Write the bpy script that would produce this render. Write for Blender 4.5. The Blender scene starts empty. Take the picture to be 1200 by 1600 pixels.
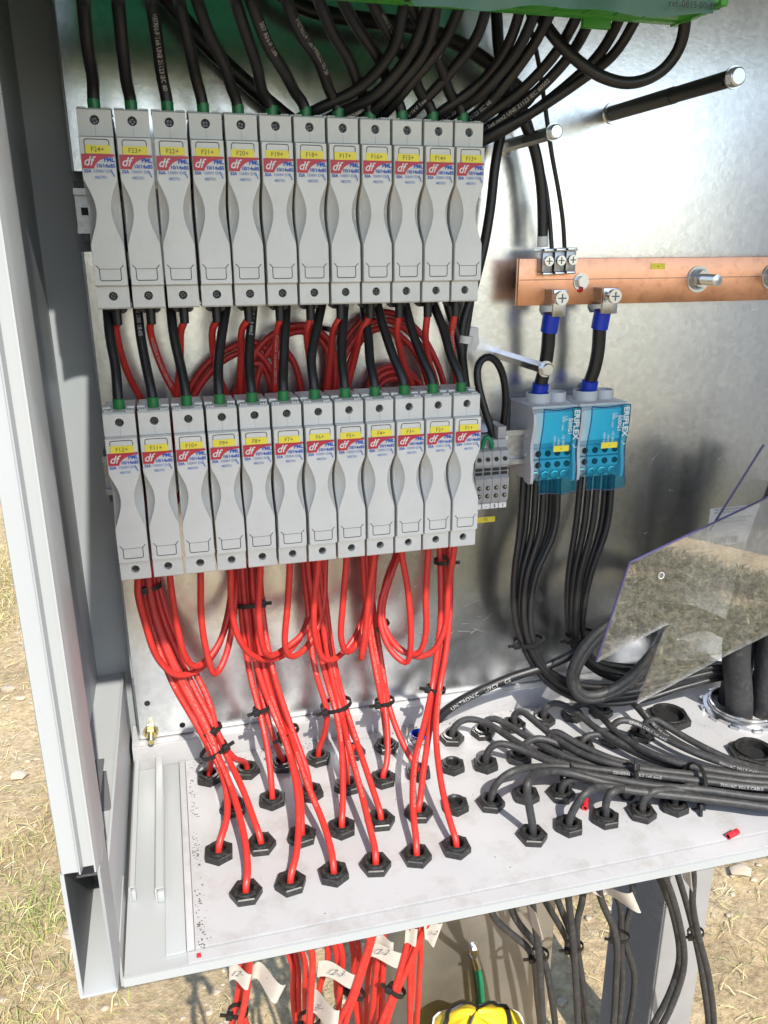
import bpy, bmesh, math, random
from mathutils import Vector, Matrix
from mathutils import noise as mnoise

rnd = random.Random(7)
scene = bpy.context.scene
COL = scene.collection
R = math.radians
PI = math.pi

# ------------------------------------------------------------------ camera
FPX = 1244.2516
CAM = Vector((0.037, -0.7604, -0.0884))
YAW, PITCH, ROLL = 0.2618, 0.3220, -0.0037
_f = Vector((math.sin(YAW) * math.cos(PITCH), math.cos(YAW) * math.cos(PITCH), -math.sin(PITCH)))
_r = Vector((math.cos(YAW), -math.sin(YAW), 0))
_u = _r.cross(_f)
CR = _r * math.cos(ROLL) + _u * math.sin(ROLL)
CU = -_r * math.sin(ROLL) + _u * math.cos(ROLL)
CW = _f
cd = bpy.data.cameras.new('camera')
cam = bpy.data.objects.new('camera', cd)
COL.objects.link(cam)
M = Matrix((CR, CU, -CW)).transposed().to_4x4()
M.translation = CAM
cam.matrix_world = M
cd.sensor_fit = 'HORIZONTAL'
cd.sensor_width = 36.0
cd.lens = 36.0 * FPX / 1200.0
cd.clip_start = 0.01
cd.clip_end = 500
scene.camera = cam

# ------------------------------------------------------------------ sky, sun, exposure
SUN_EL, SUN_AZ = 47.0, 7.0          # azimuth measured from -Y towards +X
to_sun = Vector((math.sin(R(SUN_AZ)) * math.cos(R(SUN_EL)), -math.cos(R(SUN_AZ)) * math.cos(R(SUN_EL)), math.sin(R(SUN_EL))))
world = bpy.data.worlds.new('World')
scene.world = world
world.use_nodes = True
wn = world.node_tree
sky = wn.nodes.new('ShaderNodeTexSky')
sky.sky_type = 'NISHITA'
sky.sun_disc = False
sky.sun_elevation = R(SUN_EL)
sky.sun_rotation = math.atan2(to_sun.x, to_sun.y)
sky.dust_density = 1.0
wn.nodes['Background'].inputs[1].default_value = 0.15
wn.links.new(sky.outputs[0], wn.nodes['Background'].inputs[0])
sl = bpy.data.lights.new('sun', 'SUN')
sl.energy = 3.5
sl.angle = R(0.53)
sl.color = (1.0, 0.95, 0.86)
sun = bpy.data.objects.new('sun', sl)
COL.objects.link(sun)
sun.rotation_euler = (-to_sun).to_track_quat('-Z', 'Y').to_euler()
scene.view_settings.view_transform = 'Standard'
scene.view_settings.look = 'None'
scene.view_settings.exposure = 0.98
scene.view_settings.gamma = 1.0


# ------------------------------------------------------------------ picture point -> place
def ray(u, v):
    return CR * ((u - 600) / FPX) - CU * ((v - 800) / FPX) + CW


def PY(u, v, y):
    d = ray(u, v)
    return CAM + d * ((y - CAM.y) / d.y)


def PZ(u, v, z):
    d = ray(u, v)
    return CAM + d * ((z - CAM.z) / d.z)


def PP(u, v, p0, n):
    d = ray(u, v)
    return CAM + d * ((p0 - CAM).dot(n) / d.dot(n))


# ------------------------------------------------------------------ materials
def mat(name, col, rough=0.5, metal=0.0, var=0.08, scale=60.0, bump=0.0, bscale=400.0, rvar=0.0, spec=0.5,
        dust=None, dustamt=0.0, coat=0.0):
    m = bpy.data.materials.new(name)
    m.use_nodes = True
    nt = m.node_tree
    b = nt.nodes['Principled BSDF']
    b.inputs['Roughness'].default_value = rough
    b.inputs['Metallic'].default_value = metal
    b.inputs['Specular IOR Level'].default_value = spec
    b.inputs['Coat Weight'].default_value = coat
    tc = nt.nodes.new('ShaderNodeTexCoord')
    oi = nt.nodes.new('ShaderNodeObjectInfo')
    om = nt.nodes.new('ShaderNodeMath')
    om.operation = 'MULTIPLY'
    om.inputs[1].default_value = 37.0
    nt.links.new(oi.outputs['Random'], om.inputs[0])
    va = nt.nodes.new('ShaderNodeVectorMath')
    va.operation = 'ADD'
    nt.links.new(tc.outputs['Object'], va.inputs[0])
    nt.links.new(om.outputs[0], va.inputs[1])
    vec = va.outputs[0]
    nz = nt.nodes.new('ShaderNodeTexNoise')
    nz.inputs['Scale'].default_value = scale
    nz.inputs['Detail'].default_value = 6
    nt.links.new(vec, nz.inputs['Vector'])
    cr = nt.nodes.new('ShaderNodeValToRGB')
    cr.color_ramp.elements[0].position = 0.3
    cr.color_ramp.elements[1].position = 0.7
    c = Vector(col)
    cr.color_ramp.elements[0].color = (*(c * (1 - var)), 1)
    cr.color_ramp.elements[1].color = (*[min(1, x) for x in c * (1 + var)], 1)
    nt.links.new(nz.outputs['Fac'], cr.inputs['Fac'])
    out = cr.outputs['Color']
    if dust:
        n2 = nt.nodes.new('ShaderNodeTexNoise')
        n2.inputs['Scale'].default_value = scale * 3.3
        n2.inputs['Detail'].default_value = 8
        n2.inputs['Roughness'].default_value = 0.7
        nt.links.new(vec, n2.inputs['Vector'])
        r2 = nt.nodes.new('ShaderNodeValToRGB')
        r2.color_ramp.elements[0].position = 0.5
        r2.color_ramp.elements[1].position = 0.8
        r2.color_ramp.elements[0].color = (0, 0, 0, 1)
        r2.color_ramp.elements[1].color = (dustamt, dustamt, dustamt, 1)
        nt.links.new(n2.outputs['Fac'], r2.inputs['Fac'])
        mx = nt.nodes.new('ShaderNodeMixRGB')
        mx.inputs[2].default_value = (*dust, 1)
        nt.links.new(r2.outputs['Color'], mx.inputs[0])
        nt.links.new(out, mx.inputs[1])
        out = mx.outputs[0]
    nt.links.new(out, b.inputs['Base Color'])
    if rvar:
        mp = nt.nodes.new('ShaderNodeMapRange')
        mp.inputs['To Min'].default_value = max(0.02, rough - rvar)
        mp.inputs['To Max'].default_value = min(1, rough + rvar)
        nt.links.new(nz.outputs['Fac'], mp.inputs['Value'])
        nt.links.new(mp.outputs[0], b.inputs['Roughness'])
    if bump:
        n3 = nt.nodes.new('ShaderNodeTexNoise')
        n3.inputs['Scale'].default_value = bscale
        n3.inputs['Detail'].default_value = 4
        nt.links.new(tc.outputs['Object'], n3.inputs['Vector'])
        bp = nt.nodes.new('ShaderNodeBump')
        bp.inputs['Strength'].default_value = bump
        bp.inputs['Distance'].default_value = 0.0006
        nt.links.new(n3.outputs['Fac'], bp.inputs['Height'])
        nt.links.new(bp.outputs['Normal'], b.inputs['Normal'])
    return m


DUST = (0.42, 0.36, 0.27)
MT = {
    'holder': mat('holder_plastic', (0.655, 0.655, 0.625), 0.42, var=0.05, scale=25, bump=0.08, bscale=2500, dust=DUST, dustamt=0.22, rvar=0.08),
    'holder_cover': mat('cover_plastic', (0.685, 0.685, 0.66), 0.38, var=0.045, scale=22, bump=0.06, bscale=2500, dust=DUST, dustamt=0.16, rvar=0.08),
    'seam': mat('seam_dark', (0.02, 0.02, 0.02), 0.7),
    'hole': mat('hole_black', (0.012, 0.012, 0.012), 0.6),
    'steel': mat('zinc_steel', (0.62, 0.63, 0.64), 0.24, 1.0, var=0.05, scale=80, rvar=0.05),
    'steel_dull': mat('dull_steel', (0.42, 0.43, 0.44), 0.38, 1.0, var=0.2, scale=200, rvar=0.12),
    'brass': mat('yellow_zinc', (0.55, 0.46, 0.25), 0.3, 1.0, var=0.25, scale=300),
    'screw': mat('screw_dark', (0.10, 0.10, 0.105), 0.35, 1.0, var=0.3, scale=600),
    'yellow': mat('yellow_tag', (0.85, 0.72, 0.06), 0.45, var=0.04),
    'ink': mat('black_ink', (0.03, 0.03, 0.03), 0.6),
    'inkgrey': mat('worn_ink', (0.16, 0.14, 0.05), 0.6),
    'redlabel': mat('red_label', (0.50, 0.025, 0.05), 0.4, var=0.05),
    'stickerpaper': mat('sticker_paper', (0.88, 0.88, 0.88), 0.5, var=0.02),
    'whitelabel': mat('white_label', (0.72, 0.72, 0.71), 0.4, var=0.03),
    'blue': mat('blue_ink', (0.015, 0.09, 0.50), 0.5),
    'bluelight': mat('faded_blue_ink', (0.07, 0.19, 0.55), 0.5),
    'red': mat('red_cable', (0.50, 0.026, 0.020), 0.42, var=0.10, scale=45, bump=0.25, bscale=900, dust=(0.6, 0.16, 0.14), dustamt=0.22),
    'black': mat('black_cable', (0.011, 0.011, 0.012), 0.40, var=0.25, scale=50, bump=0.25, bscale=900, dust=(0.06, 0.055, 0.05), dustamt=0.2),
    'blackmatte': mat('black_matte_cable', (0.028, 0.028, 0.029), 0.55, var=0.2, scale=60, bump=0.2, bscale=900, dust=(0.14, 0.13, 0.12), dustamt=0.5),
    'print': mat('white_print', (0.45, 0.45, 0.45), 0.6),
    'redprint': mat('pale_print', (0.60, 0.20, 0.17), 0.5),
    'green': mat('green_sleeve', (0.016, 0.19, 0.05), 0.35, var=0.1),
    'boot': mat('black_boot', (0.012, 0.012, 0.012), 0.4),
    'nylon': mat('black_nylon', (0.014, 0.014, 0.014), 0.38, var=0.2, scale=120, bump=0.1, bscale=1500, dust=(0.16, 0.14, 0.12), dustamt=0.45),
    'tie': mat('tie_nylon', (0.010, 0.010, 0.010), 0.4),
    'wall': mat('grey_paint', (0.28, 0.305, 0.32), 0.45, var=0.03, scale=8, bump=0.12, bscale=1400, dust=DUST, dustamt=0.1),
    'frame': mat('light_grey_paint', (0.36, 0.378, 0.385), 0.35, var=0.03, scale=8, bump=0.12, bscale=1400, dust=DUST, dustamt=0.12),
    'greenplastic': mat('green_terminal_plastic', (0.06, 0.33, 0.04), 0.3, var=0.06),
    'bluesleeve': mat('blue_sleeve', (0.008, 0.035, 0.42), 0.35, var=0.06),
    'whitenylon': mat('white_nylon', (0.72, 0.71, 0.68), 0.4, var=0.04),
    'terminal': mat('grey_terminal', (0.33, 0.33, 0.33), 0.45, var=0.05),
    'block': mat('block_grey', (0.52, 0.53, 0.55), 0.42, var=0.03, dust=DUST, dustamt=0.08),
    'blockdark': mat('block_inside', (0.10, 0.11, 0.13), 0.5, var=0.05),
    'paper': mat('paper_tag', (0.44, 0.40, 0.35), 0.8, var=0.06, scale=90, bump=0.3, bscale=150),
    'pencil': mat('pencil', (0.10, 0.10, 0.12), 0.8),
    'redbit': mat('red_vinyl', (0.55, 0.02, 0.03), 0.35),
    'redpaint': mat('red_lacquer', (0.5, 0.01, 0.01), 0.3),
    'dirt': mat('dirt', (0.10, 0.09, 0.08), 0.9),
    'yellowbag': mat('yellow_fabric', (0.62, 0.43, 0.012), 0.5, var=0.1, scale=60, bump=0.3, bscale=200),
    'purple': mat('film_edge', (0.035, 0.025, 0.10), 0.3),
    'concrete': mat('dusty_steel', (0.38, 0.36, 0.32), 0.36, 0.7, var=0.18, scale=14, rvar=0.15, dust=(0.42, 0.37, 0.30), dustamt=0.7),
    'post': mat('grey_post', (0.27, 0.265, 0.265), 0.6, var=0.06, scale=30),
    'stone': mat('stone', (0.42, 0.35, 0.26), 0.85, var=0.25, scale=30),
    'greenwire': mat('green_wire', (0.01, 0.20, 0.09), 0.4, var=0.1),
    'field': mat('weedy_field', (0.28, 0.265, 0.19), 0.95, var=0.4, scale=2.5),
    'bracket_and_shade': mat('dark_bracket_and_shade', (0.10, 0.105, 0.11), 0.5),  # dark grey parts; also the shade painted into the column hollow
}


def mat_plate():
    m = mat('galvanised_plate', (0.73, 0.75, 0.765), 0.25, 1.0, var=0.05, scale=9, bump=0.10, bscale=260)
    nt = m.node_tree
    b = nt.nodes['Principled BSDF']
    tc = next(n for n in nt.nodes if n.type == 'TEX_COORD')
    vo = nt.nodes.new('ShaderNodeTexNoise')
    vo.inputs['Scale'].default_value = 22
    vo.inputs['Detail'].default_value = 5
    mp = nt.nodes.new('ShaderNodeMapping')
    mp.inputs['Scale'].default_value = (3.0, 3.0, 0.35)
    nt.links.new(tc.outputs['Object'], mp.inputs['Vector'])
    nt.links.new(mp.outputs[0], vo.inputs['Vector'])
    rr = nt.nodes.new('ShaderNodeMapRange')
    rr.inputs['From Min'].default_value = 0.3
    rr.inputs['From Max'].default_value = 0.7
    rr.inputs['To Min'].default_value = 0.21
    rr.inputs['To Max'].default_value = 0.27
    nt.links.new(vo.outputs['Fac'], rr.inputs['Value'])
    nt.links.new(rr.outputs[0], b.inputs['Roughness'])
    vr = nt.nodes.new('ShaderNodeTexVoronoi')
    vr.inputs['Scale'].default_value = 170
    nt.links.new(tc.outputs['Object'], vr.inputs['Vector'])
    src = b.inputs['Base Color'].links[0].from_socket
    sep = nt.nodes.new('ShaderNodeMapRange')
    sep.inputs['To Min'].default_value = 0.90
    sep.inputs['To Max'].default_value = 1.06
    bw = nt.nodes.new('ShaderNodeRGBToBW')
    nt.links.new(vr.outputs['Color'], bw.inputs[0])
    nt.links.new(bw.outputs[0], sep.inputs['Value'])
    mu = nt.nodes.new('ShaderNodeMixRGB')
    mu.blend_type = 'MULTIPLY'
    mu.inputs[0].default_value = 1
    nt.links.new(src, mu.inputs[1])
    nt.links.new(sep.outputs[0], mu.inputs[2])
    nt.links.new(mu.outputs[0], b.inputs['Base Color'])
    return m


def mat_copper():
    m = mat('copper', (0.70, 0.36, 0.225), 0.33, 1.0, var=0.14, scale=26, dust=(0.36, 0.17, 0.10), dustamt=0.65, rvar=0.1)
    nt = m.node_tree
    b = nt.nodes['Principled BSDF']
    tc = next(n for n in nt.nodes if n.type == 'TEX_COORD')
    mp = nt.nodes.new('ShaderNodeMapping')
    mp.inputs['Scale'].default_value = (4, 60, 260)
    n = nt.nodes.new('ShaderNodeTexNoise')
    n.inputs['Scale'].default_value = 6
    n.inputs['Detail'].default_value = 4
    nt.links.new(tc.outputs['Object'], mp.inputs['Vector'])
    nt.links.new(mp.outputs[0], n.inputs['Vector'])
    bp = nt.nodes.new('ShaderNodeBump')
    bp.inputs['Strength'].default_value = 0.2
    bp.inputs['Distance'].default_value = 0.0003
    nt.links.new(n.outputs['Fac'], bp.inputs['Height'])
    nt.links.new(bp.outputs[0], b.inputs['Normal'])
    return m


def mat_floor():
    m = mat('white_tray_paint', (0.41, 0.41, 0.42), 0.36, var=0.06, scale=9, bump=0.1, bscale=1200, dust=(0.22, 0.19, 0.16), dustamt=0.55, rvar=0.1)
    return m


def mat_clear(name, tint, gloss, grough, dirt=0.0):
    m = bpy.data.materials.new(name)
    m.use_nodes = True
    nt = m.node_tree
    nt.nodes.clear()
    o = nt.nodes.new('ShaderNodeOutputMaterial')
    t = nt.nodes.new('ShaderNodeBsdfTransparent')
    t.inputs[0].default_value = (*tint, 1)
    g = nt.nodes.new('ShaderNodeBsdfGlossy')
    g.inputs['Roughness'].default_value = grough
    g.inputs['Color'].default_value = (0.95, 0.95, 0.95, 1)
    fr = nt.nodes.new('ShaderNodeFresnel')
    ge = nt.nodes.new('ShaderNodeNewGeometry')
    io = nt.nodes.new('ShaderNodeMapRange')
    io.inputs['To Min'].default_value = 1.5
    io.inputs['To Max'].default_value = 1 / 1.5
    nt.links.new(ge.outputs['Backfacing'], io.inputs['Value'])
    nt.links.new(io.outputs[0], fr.inputs[0])
    ad = nt.nodes.new('ShaderNodeMath')
    ad.operation = 'ADD'
    ad.use_clamp = True
    ad.inputs[1].default_value = gloss
    nt.links.new(fr.outputs[0], ad.inputs[0])
    mx = nt.nodes.new('ShaderNodeMixShader')
    nt.links.new(ad.outputs[0], mx.inputs[0])
    nt.links.new(t.outputs[0], mx.inputs[1])
    nt.links.new(g.outputs[0], mx.inputs[2])
    res = mx
    if dirt > 0:
        tc = nt.nodes.new('ShaderNodeTexCoord')
        nz = nt.nodes.new('ShaderNodeTexNoise')
        nz.inputs['Scale'].default_value = 140
        nz.inputs['Detail'].default_value = 10
        nz.inputs['Roughness'].default_value = 0.75
        nt.links.new(tc.outputs['Object'], nz.inputs['Vector'])
        mr = nt.nodes.new('ShaderNodeMapRange')
        mr.inputs['From Min'].default_value = 0.42
        mr.inputs['From Max'].default_value = 0.72
        mr.inputs['To Min'].default_value = dirt * 0.15
        mr.inputs['To Max'].default_value = dirt
        nt.links.new(nz.outputs['Fac'], mr.inputs['Value'])
        df = nt.nodes.new('ShaderNodeBsdfDiffuse')
        df.inputs[0].default_value = (0.58, 0.54, 0.46, 1)
        m3 = nt.nodes.new('ShaderNodeMixShader')
        nt.links.new(mr.outputs[0], m3.inputs[0])
        nt.links.new(mx.outputs[0], m3.inputs[1])
        nt.links.new(df.outputs[0], m3.inputs[2])
        res = m3
    nt.links.new(res.outputs[0], o.inputs[0])
    return m


def mat_film(name, col, alpha, tint=(0.85, 0.95, 0.9), rough=0.25, trans=None):
    m = bpy.data.materials.new(name)
    m.use_nodes = True
    nt = m.node_tree
    nt.nodes.clear()
    o = nt.nodes.new('ShaderNodeOutputMaterial')
    t = nt.nodes.new('ShaderNodeBsdfTransparent')
    t.inputs[0].default_value = (*tint, 1)
    p = nt.nodes.new('ShaderNodeBsdfPrincipled')
    p.inputs['Base Color'].default_value = (*col, 1)
    p.inputs['Roughness'].default_value = rough
    sh = p
    if trans is not None:
        tr = nt.nodes.new('ShaderNodeBsdfTranslucent')
        tr.inputs[0].default_value = (*trans, 1)
        m2 = nt.nodes.new('ShaderNodeMixShader')
        m2.inputs[0].default_value = 0.5
        nt.links.new(p.outputs[0], m2.inputs[1])
        nt.links.new(tr.outputs[0], m2.inputs[2])
        sh = m2
    mx = nt.nodes.new('ShaderNodeMixShader')
    mx.inputs[0].default_value = alpha
    nt.links.new(t.outputs[0], mx.inputs[1])
    nt.links.new(sh.outputs[0], mx.inputs[2])
    nt.links.new(mx.outputs[0], o.inputs[0])
    return m


def mat_ground():
    m = bpy.data.materials.new('dry_soil')
    m.use_nodes = True
    nt = m.node_tree
    b = nt.nodes['Principled BSDF']
    b.inputs['Roughness'].default_value = 0.95
    b.inputs['Specular IOR Level'].default_value = 0.1
    tc = nt.nodes.new('ShaderNodeTexCoord')

    def noise(sc, det, ro=0.6):
        n = nt.nodes.new('ShaderNodeTexNoise')
        n.inputs['Scale'].default_value = sc
        n.inputs['Detail'].default_value = det
        n.inputs['Roughness'].default_value = ro
        nt.links.new(tc.outputs['Object'], n.inputs['Vector'])
        return n
    n1 = noise(2.2, 8)
    r1 = nt.nodes.new('ShaderNodeValToRGB')
    e = r1.color_ramp.elements
    e[0].position = 0.35
    e[0].color = (0.45, 0.345, 0.20, 1)
    e[1].position = 0.65
    e[1].color = (0.60, 0.475, 0.30, 1)
    nt.links.new(n1.outputs['Fac'], r1.inputs['Fac'])
    n2 = noise(60, 8, 0.7)
    r2 = nt.nodes.new('ShaderNodeValToRGB')
    r2.color_ramp.elements[0].position = 0.3
    r2.color_ramp.elements[0].color = (0.55, 0.52, 0.48, 1)
    r2.color_ramp.elements[1].position = 0.65
    r2.color_ramp.elements[1].color = (1.1, 1.1, 1.1, 1)
    nt.links.new(n2.outputs['Fac'], r2.inputs['Fac'])
    mx = nt.nodes.new('ShaderNodeMixRGB')
    mx.blend_type = 'MULTIPLY'
    mx.inputs[0].default_value = 1
    nt.links.new(r1.outputs[0], mx.inputs[1])
    nt.links.new(r2.outputs[0], mx.inputs[2])
    nt.links.new(mx.outputs[0], b.inputs['Base Color'])
    bp = nt.nodes.new('ShaderNodeBump')
    bp.inputs['Strength'].default_value = 0.8
    bp.inputs['Distance'].default_value = 0.015
    nt.links.new(n2.outputs['Fac'], bp.inputs['Height'])
    nt.links.new(bp.outputs[0], b.inputs['Normal'])
    return m


def mat_grass():
    m = bpy.data.materials.new('dry_grass')
    m.use_nodes = True
    nt = m.node_tree
    b = nt.nodes['Principled BSDF']
    b.inputs['Roughness'].default_value = 0.8
    at = nt.nodes.new('ShaderNodeAttribute')
    at.attribute_name = 'Col'
    nt.links.new(at.outputs['Color'], b.inputs['Base Color'])
    return m


MT['plate'] = mat_plate()
MT['copper'] = mat_copper()
MT['floor'] = mat_floor()
MT['plexi'] = mat_clear('clear_sheet', (0.96, 0.97, 0.97), 0.27, 0.004, 0.15)
MT['plexi_clear'] = mat_clear('clear_sheet_rear', (0.97, 0.97, 0.98), 0.04, 0.012, 0.06)
MT['bluecover'] = mat_film('blue_clear_cover', (0.02, 0.45, 0.70), 0.05, (0.52, 0.91, 1.0), 0.06)
MT['bluecover_edge'] = mat_clear('blue_clear_edge', (0.08, 0.36, 0.62), 0.03, 0.08)
MT['film'] = mat_film('green_film', (0.17, 0.30, 0.25), 0.88, (0.4, 0.9, 0.65), 0.25, (0.11, 0.48, 0.32))
MT['ground'] = mat_ground()
MT['grass'] = mat_grass()


# ------------------------------------------------------------------ mesh builder
class MB:
    def __init__(self):
        self.v = []
        self.f = []

    def add(self, vs, fs):
        o = len(self.v)
        self.v.extend([Vector(p) for p in vs])
        self.f.extend([tuple(i + o for i in f) for f in fs])
        return self

    def box(self, x0, x1, y0, y1, z0, z1, bev=0.0):
        if bev <= 0:
            vs = [(x, y, z) for x in (x0, x1) for y in (y0, y1) for z in (z0, z1)]
            fs = [(0, 1, 3, 2), (4, 6, 7, 5), (0, 4, 5, 1), (2, 3, 7, 6), (0, 2, 6, 4), (1, 5, 7, 3)]
            return self.add(vs, fs)
        bm = bmesh.new()
        bmesh.ops.create_cube(bm, size=1)
        bmesh.ops.scale(bm, vec=(x1 - x0, y1 - y0, z1 - z0), verts=bm.verts)
        bmesh.ops.translate(bm, vec=((x0 + x1) / 2, (y0 + y1) / 2, (z0 + z1) / 2), verts=bm.verts)
        bmesh.ops.bevel(bm, geom=list(bm.edges), offset=bev, segments=2, affect='EDGES', profile=0.5)
        bm.verts.index_update()
        vs = [v.co.copy() for v in bm.verts]
        fs = [tuple(v.index for v in f.verts) for f in bm.faces]
        bm.free()
        return self.add(vs, fs)

    def prism(self, poly, axis, a, b):
        """extrude a 2D outline; axis 'y': outline in (x,z), 'x': outline in (y,z), 'z': outline in (x,y)"""
        def P(p, t):
            return {'y': (p[0], t, p[1]), 'x': (t, p[0], p[1]), 'z': (p[0], p[1], t)}[axis]
        n = len(poly)
        vs = [P(p, a) for p in poly] + [P(p, b) for p in poly]
        fs = [tuple(range(n)), tuple(range(2 * n - 1, n - 1, -1))]
        fs += [(i, i + n, (i + 1) % n + n, (i + 1) % n) for i in range(n)]
        return self.add(vs, fs)

    def cyl(self, p0, p1, r0, r1=None, n=16, caps=True, phase=0.0):
        p0, p1 = Vector(p0), Vector(p1)
        r1 = r0 if r1 is None else r1
        d = (p1 - p0).normalized()
        a = Vector((0, 0, 1)) if abs(d.z) < 0.9 else Vector((1, 0, 0))
        e1 = d.cross(a).normalized()
        e2 = d.cross(e1)
        vs = []
        for p, r in ((p0, r0), (p1, r1)):
            for k in range(n):
                t = 2 * PI * k / n + phase
                vs.append(p + (e1 * math.cos(t) + e2 * math.sin(t)) * r)
        fs = [(k, (k + 1) % n, n + (k + 1) % n, n + k) for k in range(n)]
        if caps:
            fs += [tuple(range(n - 1, -1, -1)), tuple(range(n, 2 * n))]
        return self.add(vs, fs)

    def lathe(self, c, axis, prof, n=24, phase=0.0, e1=None):
        """prof: list of (radius, height along axis); open profile; closed with caps where radius>0 at the ends is left open"""
        c = Vector(c)
        d = Vector(axis).normalized()
        if e1 is None:
            a = Vector((0, 0, 1)) if abs(d.z) < 0.9 else Vector((1, 0, 0))
            e1 = d.cross(a).normalized()
        e2 = d.cross(e1)
        vs, fs = [], []
        for r, h in prof:
            for k in range(n):
                t = 2 * PI * k / n + phase
                vs.append(c + d * h + (e1 * math.cos(t) + e2 * math.sin(t)) * r)
        for j in range(len(prof) - 1):
            for k in range(n):
                fs.append((j * n + k, j * n + (k + 1) % n, (j + 1) * n + (k + 1) % n, (j + 1) * n + k))
        return self.add(vs, fs)

    def tube(self, pts, r, n=10, caps=True, rfun=None):
        m = len(pts)
        T = []
        for i in range(m):
            a = pts[max(0, i - 1)]
            b = pts[min(m - 1, i + 1)]
            T.append((b - a).normalized())
        a = Vector((0, 1, 0)) if abs(T[0].y) < 0.9 else Vector((1, 0, 0))
        N = (a - T[0] * a.dot(T[0])).normalized()
        vs, fs = [], []
        for i in range(m):
            N = (N - T[i] * N.dot(T[i])).normalized()
            B = T[i].cross(N)
            rr = r if rfun is None else r * rfun(i / (m - 1))
            for k in range(n):
                t = 2 * PI * k / n
                vs.append(pts[i] + (N * math.cos(t) + B * math.sin(t)) * rr)
        for i in range(m - 1):
            for k in range(n):
                fs.append((i * n + k, i * n + (k + 1) % n, (i + 1) * n + (k + 1) % n, (i + 1) * n + k))
        if caps:
            fs += [tuple(range(n - 1, -1, -1)), tuple(range((m - 1) * n, m * n))]
        return self.add(vs, fs)

    def xf(self, M):
        self.v = [M @ p for p in self.v]
        return self

    def mesh(self, name, material, sharp=35):
        me = bpy.data.meshes.new(name)
        me.from_pydata([tuple(p) for p in self.v], [], self.f)
        me.validate()
        bm = bmesh.new()
        bm.from_mesh(me)
        bmesh.ops.recalc_face_normals(bm, faces=bm.faces)
        bm.to_mesh(me)
        bm.free()
        me.polygons.foreach_set('use_smooth', [True] * len(me.polygons))
        if sharp < 180:
            me.set_sharp_from_angle(angle=R(sharp))
        me.materials.append(material)
        return me

    def build(self, name, material, parent=None, sharp=35):
        return link(name, self.mesh(name, material, sharp), parent)


def link(name, me, parent=None):
    o = bpy.data.objects.new(name, me)
    COL.objects.link(o)
    if parent is not None:
        o.parent = parent
    return o


def tag(o, label=None, cat=None, group=None, kind=None):
    if label:
        o['label'] = label
    if cat:
        o['category'] = cat
    if group:
        o['group'] = group
    if kind:
        o['kind'] = kind
    return o


def thing(name, label, cat, group=None, loc=(0, 0, 0)):
    o = bpy.data.objects.new(name, None)
    COL.objects.link(o)
    o.location = loc
    o.empty_display_size = 0.01
    return tag(o, label, cat, group)


def spline(pts, step=0.004):
    pts = [Vector(p) for p in pts]
    # centripetal-like Catmull-Rom
    P = [pts[0] * 2 - pts[1]] + pts + [pts[-1] * 2 - pts[-2]]
    out = []
    for i in range(1, len(P) - 2):
        p0, p1, p2, p3 = P[i - 1:i + 3]
        t0 = 0.0
        t1 = t0 + max(1e-6, (p1 - p0).length) ** 0.5
        t2 = t1 + max(1e-6, (p2 - p1).length) ** 0.5
        t3 = t2 + max(1e-6, (p3 - p2).length) ** 0.5
        k = max(2, int((p2 - p1).length / step))
        for j in range(k):
            t = t1 + (t2 - t1) * j / k
            A1 = p0 * ((t1 - t) / (t1 - t0)) + p1 * ((t - t0) / (t1 - t0))
            A2 = p1 * ((t2 - t) / (t2 - t1)) + p2 * ((t - t1) / (t2 - t1))
            A3 = p2 * ((t3 - t) / (t3 - t2)) + p3 * ((t - t2) / (t3 - t2))
            B1 = A1 * ((t2 - t) / (t2 - t0)) + A2 * ((t - t0) / (t2 - t0))
            B2 = A2 * ((t3 - t) / (t3 - t1)) + A3 * ((t - t1) / (t3 - t1))
            out.append(B1 * ((t2 - t) / (t2 - t1)) + B2 * ((t - t1) / (t2 - t1)))
    out.append(pts[-1])
    # relax small kinks
    for _ in range(3):
        out = [out[0]] + [(out[i - 1] + out[i] * 2 + out[i + 1]) / 4 for i in range(1, len(out) - 1)] + [out[-1]]
    return out


# ------------------------------------------------------------------ lettering
_tcache = {}


def text_geo(s, size, ax='CENTER', shear=0.0, bold=0.0, res=2):
    key = (s, size, ax, shear, bold, res)
    if key in _tcache:
        return _tcache[key]
    cu = bpy.data.curves.new('t', 'FONT')
    cu.body = s
    cu.size = size
    cu.align_x = ax
    cu.align_y = 'CENTER'
    cu.shear = shear
    cu.offset = bold
    cu.resolution_u = res
    o = bpy.data.objects.new('t', cu)
    COL.objects.link(o)
    dg = bpy.context.evaluated_depsgraph_get()
    me = bpy.data.meshes.new_from_object(o.evaluated_get(dg))
    vs = [v.co.copy() for v in me.vertices]
    fs = [tuple(p.vertices) for p in me.polygons]
    bpy.data.objects.remove(o)
    bpy.data.curves.remove(cu)
    bpy.data.meshes.remove(me)
    _tcache[key] = (vs, fs)
    return vs, fs


def text_on(mb, s, size, x, y, z, ax='CENTER', shear=0.0, bold=0.0):
    """letters on a wall facing -Y"""
    vs, fs = text_geo(s, size, ax, shear, bold)
    return mb.add([(x + v.x, y, z + v.y) for v in vs], fs)


def text_frame(mb, s, size, o, ex, ey, ax='CENTER', shear=0.0, bold=0.0):
    vs, fs = text_geo(s, size, ax, shear, bold)
    return mb.add([o + ex * v.x + ey * v.y for v in vs], fs)


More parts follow.
